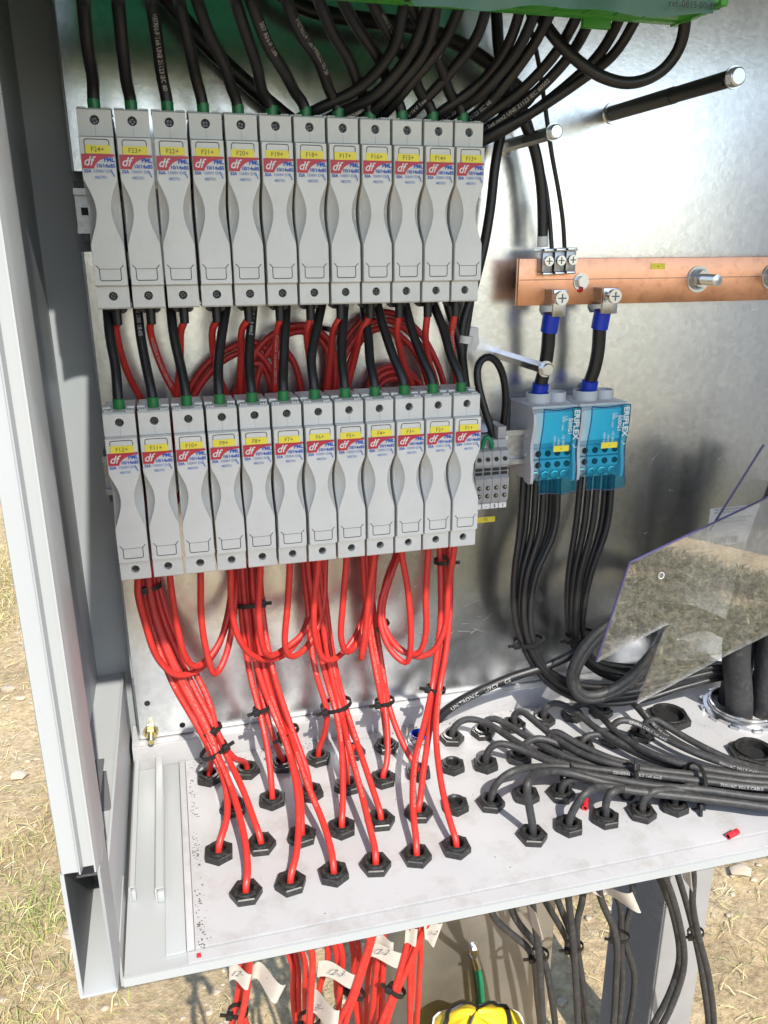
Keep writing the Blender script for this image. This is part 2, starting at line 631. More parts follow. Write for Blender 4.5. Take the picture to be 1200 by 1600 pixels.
def cable_text(path, r, s, start, size, parent, material='print', flip=False, lift=0.00015):
    """lettering wrapped on a cable along its run, on the side that faces the opening"""
    vs, fs = text_geo(s, size, 'LEFT')
    L = [0.0]
    for i in range(1, len(path)):
        L.append(L[-1] + (path[i] - path[i - 1]).length)
    out = []
    for v in vs:
        q = start + (-v.x if flip else v.x)
        q = min(max(q, 0.0), L[-1] - 1e-6)
        i = 0
        lo, hi = 0, len(L) - 1
        while hi - lo > 1:
            mid = (lo + hi) // 2
            if L[mid] <= q:
                lo = mid
            else:
                hi = mid
        t = (q - L[lo]) / max(1e-9, L[hi] - L[lo])
        p = path[lo].lerp(path[hi], t)
        T = (path[min(hi + 1, len(path) - 1)] - path[max(lo - 1, 0)]).normalized()
        N = Vector((0, -1, 0.15))
        N = (N - T * N.dot(T)).normalized()
        B = N.cross(T) if not flip else T.cross(N)
        a = v.y / r
        # keep letters upright relative to the run
        out.append(p + (N * math.cos(a) + B * math.sin(a)) * (r + lift))
    mb = MB().add(out, fs)
    return mb.build('printed_text', MT[material], parent)


def ordinal(i):
    return ['first', 'second', 'third', 'fourth', 'fifth', 'sixth', 'seventh', 'eighth', 'ninth', 'tenth', 'eleventh', 'twelfth'][i]


ZF = -0.605          # top of the gland plate
YF = -0.285          # front edge of the tray
XW = -0.036          # inner face of the left wall
GZ = -1.30           # ground

# ================================================================== SETTING: ground
def ground():
    # large flat sheet with finely broken soil where it is seen closely
    n = 300
    x0, x1, y0, y1 = -2.2, 3.8, -5.5, 4.6
    vs, fs = [], []
    for j in range(n + 1):
        for i in range(n + 1):
            x = x0 + (x1 - x0) * i / n
            y = y0 + (y1 - y0) * j / n
            e = min(i, j, n - i, n - j) / 12.0
            h = mnoise.noise(Vector((x * 2.3, y * 2.3, 0))) * 0.03 + mnoise.noise(Vector((x * 9, y * 9, 3))) * 0.014 + mnoise.noise(Vector((x * 24, y * 24, 7))) * 0.007
            vs.append((x, y, GZ + h * min(1, e)))
    for j in range(n):
        for i in range(n):
            a = j * (n + 1) + i
            fs.append((a, a + 1, a + n + 2, a + n + 1))
    mb = MB().add(vs, fs)
    o = mb.build('ground', MT['ground'], None, 180)
    tag(o, kind='structure')
    mb = MB()
    B = 120
    for (a, b, c, d) in ((-B, x0, -B, B), (x1, B, -B, B), (x0, x1, -B, y0), (x0, x1, y1, B)):
        mb.add([(a, c, GZ), (b, c, GZ), (b, d, GZ), (a, d, GZ)], [(0, 1, 2, 3)])
    o = mb.build('field', MT['field'], None, 180)
    tag(o, kind='structure')


def gheight(x, y):
    return GZ + mnoise.noise(Vector((x * 2.3, y * 2.3, 0))) * 0.03 + mnoise.noise(Vector((x * 9, y * 9, 3))) * 0.014 + mnoise.noise(Vector((x * 24, y * 24, 7))) * 0.007


def colored_blades(name, blades, label, cat):
    """blades: list of (base, tip, width, colour)"""
    vs, fs, cols = [], [], []
    for b, m, t, w, c in blades:
        side = (t - b).cross(Vector((rnd.uniform(-1, 1), rnd.uniform(-1, 1), 1)))
        if side.length < 1e-6:
            continue
        side = side.normalized() * w
        o = len(vs)
        vs += [b - side, b + side, m - side * 0.8, m + side * 0.8, t]
        fs += [(o, o + 1, o + 3, o + 2), (o + 2, o + 3, o + 4)]
        cols += [c] * 5
    me = bpy.data.meshes.new(name)
    me.from_pydata([tuple(v) for v in vs], [], fs)
    ca = me.color_attributes.new('Col', 'FLOAT_COLOR', 'POINT')
    flat = []
    for c in cols:
        flat += [c[0], c[1], c[2], 1.0]
    ca.data.foreach_set('color', flat)
    me.materials.append(MT['grass'])
    o = link(name, me)
    tag(o, label, cat, kind='stuff')
    return o


def grass():
    blades = []
    straw = [(0.56, 0.45, 0.22), (0.62, 0.52, 0.28), (0.48, 0.38, 0.18), (0.66, 0.58, 0.36), (0.42, 0.33, 0.15), (0.38, 0.40, 0.13), (0.45, 0.45, 0.17)]
    green = [(0.20, 0.28, 0.06), (0.28, 0.34, 0.08), (0.36, 0.38, 0.12), (0.46, 0.44, 0.18), (0.58, 0.50, 0.24)]
    regions = [(-1.2, 0.1, 0.15, 3.2, 4200), (0.3, 1.7, 0.0, 2.4, 1100), (0.7, 3.0, -3.8, -1.1, 2600)]
    for (x0, x1, y0, y1, cnt) in regions:
        for _ in range(cnt):
            x = rnd.uniform(x0, x1)
            y = rnd.uniform(y0, y1)
            d = mnoise.noise(Vector((x * 1.7 + 5, y * 1.7, 1)))
            if d < (rnd.uniform(-0.12, 0.30) if y > 0 else -0.4):
                continue
            if -0.25 < x < 0.7 and y < 1.1 and rnd.random() < 0.85:
                continue
            far = 2.6 if y < 0 else 1.0
            gr = mnoise.noise(Vector((x * 2.1, y * 2.1, 9))) + (0.15 if x > 0.5 else -0.05) - (9 if y < -0.5 else 0)
            nb = rnd.randint(20, 44)
            rad = rnd.uniform(0.03, 0.09)
            for _b in range(nb):
                a = rnd.uniform(0, 2 * PI)
                rr = rad * math.sqrt(rnd.random())
                bx, by = x + rr * math.cos(a), y + rr * math.sin(a)
                b = Vector((bx, by, gheight(bx, by) - 0.004))
                ln = rnd.uniform(0.014, 0.055) * far
                lean = rnd.uniform(0.15, 1.2)
                aa = rnd.uniform(0, 2 * PI)
                dv = Vector((math.cos(aa) * lean, math.sin(aa) * lean, 1)).normalized() * ln
                m = b + dv * 0.55 + Vector((0, 0, ln * 0.08))
                t = b + dv + Vector((math.cos(aa), math.sin(aa), -0.7)) * ln * 0.25
                c = rnd.choice(green if gr > rnd.uniform(0.0, 0.35) else straw)
                k = rnd.uniform(0.55, 1.15) * (0.30 + 0.6 * rnd.random() if y < -0.5 else 1.0)
                blades.append((b, m, t, far * rnd.uniform(0.0005, 0.0013), (c[0] * k, c[1] * k, c[2] * k)))
    # loose straw lying flat
    for _ in range(22000):
        x0, x1, y0, y1, _c = regions[rnd.choice((0, 0, 1, 2))]
        x, y = rnd.uniform(x0, x1), rnd.uniform(y0, y1)
        if -0.25 < x < 0.6 and y < 1.0 and rnd.random() < 0.7:
            continue
        a = rnd.uniform(0, 2 * PI)
        ln = rnd.uniform(0.01, 0.045) * (2.2 if y < 0 else 1)
        b = Vector((x, y, gheight(x, y) + 0.004))
        t = b + Vector((math.cos(a) * ln, math.sin(a) * ln, rnd.uniform(-0.002, 0.012)))
        c = rnd.choice(straw)
        k = rnd.uniform(0.8, 1.2)
        blades.append((b, (b + t) / 2 + Vector((0, 0, 0.003)), t, rnd.uniform(0.0004, 0.0009) * (2.2 if y < 0 else 1), (c[0] * k, c[1] * k, c[2] * k)))
    colored_blades('dry_grass', blades, 'dry straw and yellow green weeds scattered over the sandy ground', 'grass')


def pebbles():
    mb = MB()
    for _ in range(1800):
        reg = rnd.choice(((-1.1, 0.1, 0.2, 2.6), (0.0, 0.6, 0.15, 1.4), (0.4, 1.5, 0.1, 2.0)))
        x, y = rnd.uniform(reg[0], reg[1]), rnd.uniform(reg[2], reg[3])
        s = rnd.uniform(0.002, 0.007) * (3.0 if rnd.random() < 0.05 else 1)
        c = Vector((x, y, gheight(x, y) + s * 0.2))
        vs = []
        ring = 6
        for (h, rr) in ((-0.5, 0.6), (0.1, 1.0), (0.6, 0.6)):
            for k in range(ring):
                t = 2 * PI * k / ring + rnd.uniform(-0.3, 0.3)
                q = rr * rnd.uniform(0.75, 1.25)
                vs.append(c + Vector((math.cos(t) * q * s * 1.3, math.sin(t) * q * s, h * s)))
        fs = [tuple(range(12, 18))]
        for j in range(2):
            for k in range(ring):
                fs.append((j * ring + k, j * ring + (k + 1) % ring, (j + 1) * ring + (k + 1) % ring, (j + 1) * ring + k))
        mb.add(vs, fs)
    o = mb.build('pebbles', MT['stone'], None, 60)
    tag(o, 'pale pebbles and clods lying on the dry sandy soil', 'pebbles', kind='stuff')


ground()
grass()
pebbles()

# ================================================================== CABINET
cab = thing('electrical_cabinet', 'open light grey steel cabinet housing with a white bottom tray', 'cabinet', loc=(0.4, -0.1, ZF - 0.05))


def cpart(mb, name, m, parent=None):
    par = parent or cab
    o = mb.build(name, m)
    o.parent = par
    o.matrix_parent_inverse = Matrix.Translation(par.location).inverted() if par is cab else Matrix.Translation(cab.location).inverted() @ Matrix.Identity(4)
    return o


def child(mb, name, m, parent, sharp=35):
    """part whose vertices are given in world coordinates, below an unrotated thing"""
    loc = Vector(parent.location)
    q = parent.parent
    while q is not None:
        loc += Vector(q.location)
        q = q.parent
    mb.v = [p - loc for p in mb.v]
    return mb.build(name, m, parent, sharp)


XR = 1.30
XS = -0.0630         # recessed upper part of the left wall
ZS = -0.5130         # top of the step in that wall
ROOFZ, CANOPY_Y = 0.215, -0.666
child(MB().box(XS - 0.004, XR + 0.02, 0.032, 0.036, -0.66, ROOFZ), 'back_panel', MT['wall'], cab)
child(MB().box(XS - 0.002, XS, -0.2600, 0.0315, ZS - 0.002, ROOFZ), 'side_wall', MT['wall'], cab)
child(MB().box(XS - 0.002, XW - 0.0012, -0.2600, 0.0315, ZS - 0.0045, ZS - 0.0025), 'wall_step', MT['frame'], cab)
child(MB().box(XW - 0.0025, XW, -0.2610, 0.0315, ZF - 0.02, ZS - 0.0012, 0.0005), 'side_wall', MT['frame'], cab)
child(MB().box(XR, XR + 0.003, -0.292, 0.031, ZF - 0.02, ROOFZ), 'side_wall', MT['wall'], cab)
child(MB().box(XW - 0.03, XR + 0.03, -0.302, 0.05, ROOFZ + 0.001, ROOFZ + 0.03, 0.003), 'roof', MT['wall'], cab)
child(MB().box(0.012, XR + 0.03, CANOPY_Y, -0.3025, ROOFZ + 0.002, ROOFZ + 0.02, 0.003), 'added_shade_canopy', MT['wall'], cab)  # unseen canopy, added so that its shade covers the fuse holders
door = child(MB().box(XR + 0.020, XR + 0.040, -1.02, -0.30, ZF - 0.01, ROOFZ - 0.01, 0.004), 'unseen_door', MT['block'], cab)  # unseen door, added to darken the plate's reflection at the right
child(MB().box(XR + 0.012, XR + 0.0198, -0.96, -0.36, ZF + 0.05, ROOFZ - 0.07, 0.003), 'unseen_door_stiffener', MT['block'], door)
# door frame column on the left: stepped front, open hollow end at the bottom
zt, zb1 = ROOFZ, -0.478
prof = [(-0.0600, -0.297), (-0.0590, -0.300), (-0.0545, -0.300), (-0.0488, -0.3005), (-0.0480, -0.303), (-0.0470, -0.3035), (-0.0464, -0.300), (-0.0460, -0.2965),
        (-0.0395, -0.2965), (-0.0390, -0.300), (-0.0384, -0.3035), (-0.0374, -0.3035), (-0.0364, -0.300), (-0.0350, -0.296), (-0.0350, -0.2600), (-0.0362, -0.2600), (-0.0362, -0.2935), (-0.0580, -0.2935), (-0.0580, -0.1900), (-0.0600, -0.1900)]
col = child(MB().prism(prof, 'z', zb1, zt), 'frame_column', MT['frame'], cab)
# hollow foot of the column: outer sheet, inner sheet, back sheet and its folded lip; shade of the inside painted dark
zfoot = -0.583
child(MB().box(-0.0602, -0.0582, -0.2984, -0.190, zfoot, zb1 - 0.0005), 'column_side_sheet', MT['bracket_and_shade'], cab)
child(MB().box(-0.0604, -0.0578, -0.3005, -0.2985, zfoot, zb1 - 0.0005), 'column_edge', MT['frame'], cab)
child(MB().box(-0.0580, -0.0377, -0.2920, -0.1930, zb1 + 0.010, zb1 + 0.0115), 'column_baffle', MT['bracket_and_shade'], cab)
child(MB().prism([(-0.0375, -0.2990), (-0.0355, -0.3005), (-0.0348, -0.2900), (-0.0352, -0.262), (-0.0375, -0.262)], 'z', zfoot, zb1 - 0.001), 'column_side_sheet', MT['frame'], cab)
child(MB().box(-0.0580, -0.0377, -0.1925, -0.190, zfoot, zb1 - 0.002), 'column_back_sheet', MT['bracket_and_shade'], cab)
child(MB().box(-0.0602, -0.0350, -0.3008, -0.1900, zfoot - 0.0025, zfoot - 0.0002, 0.0006), 'column_bottom_lip', MT['frame'], cab)
# bottom tray
yfl, yfr = -0.2690, -0.2980
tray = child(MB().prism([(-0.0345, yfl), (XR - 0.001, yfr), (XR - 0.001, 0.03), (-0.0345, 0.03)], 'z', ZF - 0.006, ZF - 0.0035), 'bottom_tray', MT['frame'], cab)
child(MB().box(-0.0335, XR - 0.001, -0.0125, -0.0095, ZF - 0.0034, -0.5805, 0.0008), 'tray_back_lip', MT['floor'], cab)
child(MB().box(-0.0335, XR - 0.001, -0.0094, 0.03, -0.5835, -0.5805), 'tray_back_ledge', MT['floor'], cab)
child(MB().prism([(-0.0350, yfl - 0.0022), (XR - 0.001, yfr - 0.0022), (XR - 0.001, yfr - 0.0001), (-0.0350, yfl - 0.0001)], 'z', ZF - 0.0100, ZF - 0.0022), 'tray_front_lip', MT['frame'], cab)
child(MB().prism([(0.0125, -0.2600), (XR - 0.003, -0.2760), (XR - 0.003, yfr + 0.0005), (0.0125, yfl - 0.0008)], 'z', ZF - 0.0034, ZF - 0.0015), 'tray_front_flange', MT['floor'], cab)
# gland plate lying in the tray, with its rolled front edge
child(MB().prism([(0.0185, -0.2580), (XR - 0.003, -0.2740), (XR - 0.003, -0.0128), (0.0185, -0.0128)], 'z', ZF - 0.0034, ZF - 0.0001), 'gland_plate', MT['floor'], cab)
child(MB().box(0.012, 0.018, -0.2585, -0.0128, ZF - 0.0034, ZF + 0.0012, 0.0008), 'gland_plate_rim', MT['floor'], cab)
# two folded guide rails on the left of the tray
for (xa, xb, ya) in ((-0.0325, -0.0275, -0.193), (-0.0115, -0.0045, -0.200)):
    mb = MB().prism([(xa, ZF - 0.003), (xa, ZF + 0.010), (xa + 0.0012, ZF + 0.0112), (xb, ZF + 0.0112), (xb, ZF + 0.0098), (xa + 0.0016, ZF + 0.0098), (xa + 0.0016, ZF - 0.003)], 'y', ya, -0.0135)
    child(mb, 'guide_rail', MT['frame'], cab)
    mb = MB().box(xa + 0.0019, xb + 0.0005, ya - 0.002, ya + 0.003, ZF - 0.003, ZF + 0.0075, 0.0005)
    child(mb, 'rail_end_tab', MT['frame'], cab)
child(MB().box(-0.0040, 0.0115, -0.2585, -0.0136, ZF - 0.0034, ZF - 0.0010, 0.0006), 'tray_strip', MT['frame'], cab)

# dirt along the rim and crumbs on the plate
mb = MB()
for _ in range(800):
    q = rnd.random()
    if q < 0.38:
        x = 0.0205 + abs(rnd.gauss(0, 0.004))
        y = rnd.uniform(-0.262, -0.02)
        if mnoise.noise(Vector((y * 30, 1, 2))) < rnd.uniform(-0.4, 0.3):
            continue
    elif q < 0.8:
        x = rnd.uniform(0.02, 0.6)
        y = rnd.uniform(-0.025, -0.015)
    else:
        x = rnd.uniform(0.02, 0.6)
        y = rnd.uniform(-0.255, -0.02)
        if mnoise.noise(Vector((x * 14, y * 14, 5))) < rnd.uniform(-0.1, 0.5):
            continue
    s = rnd.uniform(0.00025, 0.0006) * (1.8 if rnd.random() < 0.06 else 1)
    a = rnd.uniform(0, PI)
    p = Vector((x, y, ZF))
    e1 = Vector((math.cos(a), math.sin(a), 0)) * s * rnd.uniform(0.8, 1.8)
    e2 = Vector((-math.sin(a), math.cos(a), 0)) * s
    mb.add([p - e1 - e2, p + e1 - e2, p + e1 + e2, p - e1 + e2, p + Vector((0, 0, s))], [(0, 1, 4), (1, 2, 4), (2, 3, 4), (3, 0, 4)])
tag(mb.build('dirt_crumbs', MT['dirt'], None, 180), 'dark dirt crumbs scattered along the left rim of the white tray', 'dirt', kind='stuff')

# ================================================================== MOUNTING PLATE
mp = thing('mounting_plate', 'shiny galvanised steel mounting plate at the back of the cabinet', 'mounting plate', loc=(0.5, 0.0, -0.58))
XL = -0.0249
out = [(XL, -0.579), (XR - 0.02, -0.579), (XR - 0.02, ROOFZ - 0.005), (XL, ROOFZ - 0.005), (XL, -0.028), (0.03, -0.028), (0.03, -0.092), (XL, -0.092),
       (XL, -0.232), (0.03, -0.232), (0.03, -0.372), (XL, -0.372)]
child(MB().prism([(x, z) for x, z in out], 'y', 0.0, 0.002), 'plate_sheet', MT['plate'], mp)
# folded left edge of the sheet
for za, zb in ((-0.579, -0.372), (-0.232, -0.092), (-0.028, ROOFZ - 0.005)):
    child(MB().prism([(XL - 0.0005, 0.0022), (XL - 0.0005, 0.020), (XL - 0.002, 0.020), (XL - 0.002, 0.0005), (XL - 0.0002, 0.0)], 'z', za, zb), 'folded_edge', MT['plate'], mp)
for (u, v) in ((230, 1099), (285, 1133)):
    p = PY(u, v, 0)
    child(MB().cyl((p.x, -0.0004, p.z), (p.x, 0.0, p.z), 0.0030, n=20), 'drilled_hole', MT['hole'], mp)
# scratches
mb = MB()
for _ in range(46):
    x, z = rnd.uniform(0.33, 0.66), rnd.uniform(-0.55, 0.05)
    if rnd.random() < 0.4:
        x, z = rnd.uniform(0.24, 0.36), rnd.uniform(-0.52, -0.44)
    a = rnd.gauss(0.1, 0.5)
    ln = rnd.uniform(0.004, 0.022)
    dx, dz = math.cos(a) * ln, math.sin(a) * ln
    w = 0.00013
    mb.add([(x, -0.00012, z - w), (x + dx, -0.00012, z + dz), (x, -0.00012, z + w)], [(0, 1, 2)])
child(mb, 'scratches', MT['whitelabel'], mp)['kind'] = 'stuff'
p = PY(236, 1144, 0)
child(MB().cyl((p.x, -0.0012, p.z), (p.x, -0.0001, p.z), 0.0078, n=28), 'washer', MT['brass'], mp)
child(MB().cyl((p.x, -0.0062, p.z), (p.x, -0.0013, p.z), 0.0058, n=6), 'nut', MT['brass'], mp)
child(MB().cyl((p.x, -0.0190, p.z), (p.x, -0.0063, p.z), 0.0030, 0.0030, n=14), 'bolt_end', MT['brass'], mp)


def standoff(u, v, y_end, label, sleeve, r):
    b = PY(u, v, 0)
    t = thing('standoff_bolt', label, 'bolt', 'long standoff bolts on the mounting plate', b)
    m = MT['steel'] if not sleeve else MT['boot']
    child(MB().cyl((b.x, -0.0018, b.z), (b.x, 0.0, b.z), r * 1.55, n=24), 'washer', MT['steel'], t)
    if sleeve:
        child(MB().cyl((b.x, y_end + 0.012, b.z), (b.x, -0.0019, b.z), r, n=18), 'sleeve', MT['boot'], t)
        child(MB().cyl((b.x, y_end * 0.55, b.z), (b.x, -0.0022, b.z), r * 1.07, n=18), 'sleeve', MT['black'], t)
        child(MB().cyl((b.x, y_end + 0.0065, b.z), (b.x, y_end + 0.0119, b.z), r * 1.02, n=6), 'hex_collar', MT['screw'], t)
    else:
        child(MB().cyl((b.x, y_end + 0.0065, b.z), (b.x, -0.0019, b.z), r, n=6, phase=0.4), 'hex_rod', m, t)
    child(MB().cyl((b.x, y_end + 0.0050, b.z), (b.x, y_end + 0.0064, b.z), r * 1.32, n=24), 'washer', MT['steel'], t)
    hd = MB().cyl((b.x, y_end + 0.0010, b.z), (b.x, y_end + 0.0049, b.z), r * 1.08, n=6, phase=0.2)
    hd.cyl((b.x, y_end, b.z), (b.x, y_end + 0.0010, b.z), r * 0.86, r * 1.04, n=18)
    child(hd, 'bolt_head', MT['steel'], t)


standoff(957, 177, -0.182, 'long black sleeved standoff bolt sticking out at the upper right', True, 0.0063)
standoff(795, 227, -0.0985, 'bare steel standoff bolt under the fan of black cables', False, 0.0055)
standoff(781, 554, -0.110, 'bare steel standoff bolt above the grey distribution blocks', False, 0.0055)

# paper sticker with print and bar code on the plate
p0 = PY(1112, 782, -0.0003)
p1 = PY(1215, 842, -0.0003)
st = thing('information_sticker', 'white printed paper sticker with bar code on the plate, behind the clear sheet', 'sticker', loc=(p0.x, -0.0003, p1.z))
child(MB().box(p0.x, p0.x + 0.085, -0.0004, -0.0001, p1.z, p1.z + 0.048), 'paper', MT['stickerpaper'], st)
mb = MB()
for k, s in enumerate(('FOR FURTHER INFORMATION ABOUT', 'DOCUMENT IN THE CABINET')):
    text_on(mb, s, 0.0032, p0.x + 0.006, -0.00055, p1.z + 0.0455 - 0.0034 * k, 'LEFT', bold=0.0)
for k, s in enumerate(('FOR FURTHER INFORMATION', 'PLEASE SEE THE MANUAL')):
    text_on(mb, s, 0.0036, p0.x + 0.012, -0.00055, p1.z + 0.0335 - 0.004 * k, 'LEFT', bold=0.00006)
child(mb, 'printed_text', MT['ink'], st)
mb = MB()
x = p0.x + 0.006
for k in range(26):
    w = rnd.choice((0.0004, 0.0008, 0.0012))
    mb.box(x, x + w, -0.00055, -0.00045, p1.z + 0.002, p1.z + 0.0105)
    x += w + rnd.choice((0.0005, 0.0009))
child(mb, 'bar_code', MT['ink'], st)
p = PY(760, 812, -0.0003)
pe = thing('terminal_sticker', 'small yellow sticker reading PE on the plate below the grey terminal block', 'sticker', loc=(p.x, 0, p.z))
child(MB().box(p.x - 0.012, p.x + 0.010, -0.0004, -0.0001, p.z - 0.003, p.z + 0.003), 'label_strip', MT['yellow'], pe)
child(text_on(MB(), 'PE', 0.0045, p.x - 0.001, -0.0006, p.z), 'printed_text', MT['inkgrey'], pe)

# ================================================================== FUSE HOLDERS
PITCH_X = 0.0265
HW = 0.0121          # half width of a holder
HH = 0.1246           # distance between its two screws
FY = -0.0050          # front of the cover, in front of the screw plane


def rect_hole(mb, x0, x1, z0, z1, cx, cz, r, y, depth, n=16):
    """wall facing -Y with a round blind hole"""
    outer = []
    ins = []
    for k in range(n):
        a = 2 * PI * (k + 0.5) / n
        dx, dz = math.cos(a), math.sin(a)
        t = min((((x1 if dx > 0 else x0) - cx) / dx), (((z1 if dz > 0 else z0) - cz) / dz))
        outer.append([cx + dx * t, cz + dz * t])
        ins.append((cx + dx * r, cz + dz * r))
    for (qx, qz) in ((x0, z0), (x0, z1), (x1, z0), (x1, z1)):
        i = min(range(n), key=lambda i: (outer[i][0] - qx) ** 2 + (outer[i][1] - qz) ** 2)
        outer[i] = [qx, qz]
    vs = [(p[0], y, p[1]) for p in outer] + [(p[0], y, p[1]) for p in ins] + [(p[0], y + depth, p[1]) for p in ins]
    fs = []
    for k in range(n):
        j = (k + 1) % n
        fs += [(k, j, n + j, n + k), (n + k, n + j, 2 * n + j, 2 * n + k)]
    mb.add(vs, fs)


def holder_base():
    mb = MB()
    # upper and lower clamp blocks (screw faces) with bevelled shoulders
    for (za, zb, cz) in ((-0.0108, 0.0068, 0.0), (-HH - 0.0086, -HH + 0.0072, -HH)):
        rect_hole(mb, -HW, HW, za, zb, 0, cz, 0.0034, 0.0, 0.008)
        mb.add([(-HW, 0, za), (-HW, 0, zb), (-HW, 0.0125, za), (-HW, 0.0125, zb), (HW, 0, za), (HW, 0, zb), (HW, 0.0125, za), (HW, 0.0125, zb)],
               [(0, 1, 3, 2), (4, 6, 7, 5)])
        up = cz > -0.01
        zc = zb if up else za
        s = 1 if up else -1
        # chamfer at the outer end, then the end surface
        mb.add([(-HW, 0, zc), (HW, 0, zc), (HW, 0.0016, zc + s * 0.0012), (-HW, 0.0016, zc + s * 0.0012),
                (HW, 0.050, zc + s * 0.0022), (-HW, 0.050, zc + s * 0.0022)], [(0, 1, 2, 3), (3, 2, 4, 5)])
        mb.add([(HW, 0.0, zc), (HW, 0.0016, zc + s * 0.0012), (HW, 0.050, zc + s * 0.0022), (HW, 0.0125, zc - s * 0.001)], [(0, 1, 2, 3)])
        mb.add([(-HW, 0.0, zc), (-HW, 0.0016, zc + s * 0.0012), (-HW, 0.050, zc + s * 0.0022), (-HW, 0.0125, zc - s * 0.001)], [(0, 1, 2, 3)])
    # body behind
    mb.box(-HW + 0.0004, HW - 0.0004, 0.0085, 0.058, -HH - 0.0080, 0.0062, 0.0006)
    # foot towards the rail
    mb.box(-HW + 0.001, HW - 0.001, 0.0581, 0.064, -HH * 0.5 - 0.026, -HH * 0.5 + 0.026)
    return mb


def holder_cover():
    zt, zb = -0.0108, -HH + 0.0074
    zs0, zs1 = -0.0405, -0.0870
    rows = [zt + 0.0, zt - 0.0012]
    z = zt - 0.004
    while z > zs0 + 0.001:
        rows.append(z)
        z -= 0.008
    k = 26
    rows += [zs0 + (zs1 - zs0) * i / k for i in range(k + 1)]
    rows += [-0.094, -0.102, zb + 0.0012, zb]
    wm = 0.0052
    NS = 6
    vs, fs = [], []
    for i, z in enumerate(rows):
        yf = FY
        if i == 0:
            yf = 0.0012
        if i == len(rows) - 1:
            yf = FY + 0.0035
        t = (z - zs0) / (zs1 - zs0)
        s = 0.0
        if 0 < t < 1:
            tt = t ** 0.92
            s = math.sin(PI * tt) ** 1.25
        w = HW - 0.0004 - (HW - 0.0004 - wm) * s
        dep = 0.0004 + 0.0150 * (s ** 0.8)
        half = []
        for a in range(NS + 1):
            q = a / NS
            half.append((w + (HW - w) * (0.35 * (1 - math.cos(q * PI / 2)) + 0.65 * q), yf + dep * (0.35 * math.sin(q * PI / 2) + 0.65 * q)))
        half.append((HW, 0.0150))
        ring = [(-x, y) for (x, y) in reversed(half)] + half
        vs += [(x, y, z) for (x, y) in ring]
    m = 2 * (NS + 2)
    for i in range(len(rows) - 1):
        for j in range(m - 1):
            fs.append((i * m + j, i * m + j + 1, (i + 1) * m + j + 1, (i + 1) * m + j))
    fs.append(tuple(range(m)))
    fs.append(tuple(range((len(rows) - 1) * m, len(rows) * m)))
    return MB().add(vs, fs)


def strip(mb, pts, w, y, close=False):
    """thin flat line (groove) on a wall facing -Y"""
    n = len(pts)
    for i in range(n if close else n - 1):
        a = Vector((pts[i][0], 0, pts[i][1]))
        b = Vector((pts[(i + 1) % n][0], 0, pts[(i + 1) % n][1]))
        d = (b - a).normalized()
        s = Vector((-d.z, 0, d.x)) * w / 2
        e = d * w * 0.3
        mb.add([(a - e - s) + Vector((0, y, 0)), (b + e - s) + Vector((0, y, 0)), (b + e + s) + Vector((0, y, 0)), (a - e + s) + Vector((0, y, 0))], [(0, 1, 2, 3)])
    return mb


def arc(cx, cz, r, a0, a1, n=5):
    return [(cx + r * math.cos(R(a0 + (a1 - a0) * i / n)), cz + r * math.sin(R(a0 + (a1 - a0) * i / n))) for i in range(n + 1)]


ME = {}
ME['base'] = holder_base().mesh('base', MT['holder'], 30)
ME['cover'] = holder_cover().mesh('cover', MT['holder_cover'], 32)
_yl = FY - 0.00012
slot = [(-0.0086, -0.0236)] + arc(-0.0068, -0.0152, 0.0018, 180, 90) + arc(0.0068, -0.0152, 0.0018, 90, 0) + [(0.0086, -0.0195)]
mb = strip(MB(), slot, 0.00060, _yl)
ME['slot'] = mb.mesh('slot_line', MT['seam'])
tab = [(-0.0100, -0.1015), (-0.0078, -0.1040)] + arc(-0.0062, -0.1112, 0.0016, 180, 270) + arc(0.0062, -0.1112, 0.0016, 270, 360) + [(0.0078, -0.1040), (0.0100, -0.1015)]
mb = strip(MB(), tab, 0.00060, _yl)
strip(mb, [(-0.0078, -0.1042), (0.0078, -0.1042)], 0.00032, _yl)
ME['tab'] = mb.mesh('pull_tab_line', MT['seam'])
ME['seamline'] = strip(MB(), [(0.0, -0.0045), (0.0, -0.0108)], 0.00016, -0.00012).mesh('seam', MT['inkgrey'])
mb = MB().cyl((0, 0.0045, 0), (0, 0.0078, 0), 0.0028, n=14)
mb.cyl((0, 0.0038, 0), (0, 0.0045, 0), 0.0021, 0.0027, n=14)
ME['screw'] = mb.mesh('screw', MT['screw'])
mb = MB().box(-0.0022, 0.0022, 0.0034, 0.0039, -0.0004, 0.0004).box(-0.0004, 0.0004, 0.00345, 0.00395, -0.0022, 0.0022)
ME['cross'] = mb.mesh('cross_slot', MT['hole'])
# yellow number tag
ME['ytag'] = MB().box(-0.0086, 0.0090, FY - 0.0009, FY - 0.0001, -0.0233, -0.0176).mesh('number_tag', MT['yellow'])
# red corner label with its sweep
pts = [(-0.0114, -0.0235), (0.0117, -0.0235)] + [(0.0117 + 0.0152 * math.cos(R(th)), -0.0345 + 0.0095 * math.sin(R(th))) for th in range(90, 175, 6)] + [(-0.0036, -0.0333), (-0.0114, -0.0333)]
mb = MB().prism(pts, 'y', FY - 0.0009, FY - 0.0001)
ME['redlab'] = mb.mesh('maker_label', MT['redlabel'])
mb = text_on(MB(), 'df', 0.0088, -0.0074, FY - 0.0010, -0.0286, shear=0.35, bold=0.00012)
ME['logo'] = mb.mesh('logo_letters', MT['whitelabel'])
mb = text_on(MB(), 'PML', 0.0043, 0.0116, FY - 0.0009, -0.0273, 'RIGHT', bold=0.00014)
text_on(mb, '10/14x85', 0.0036, 0.0117, FY - 0.0009, -0.0315, 'RIGHT', bold=0.00010)
text_on(mb, '32A', 0.0031, -0.0108, FY - 0.0009, -0.0352, 'LEFT', bold=0.00010)
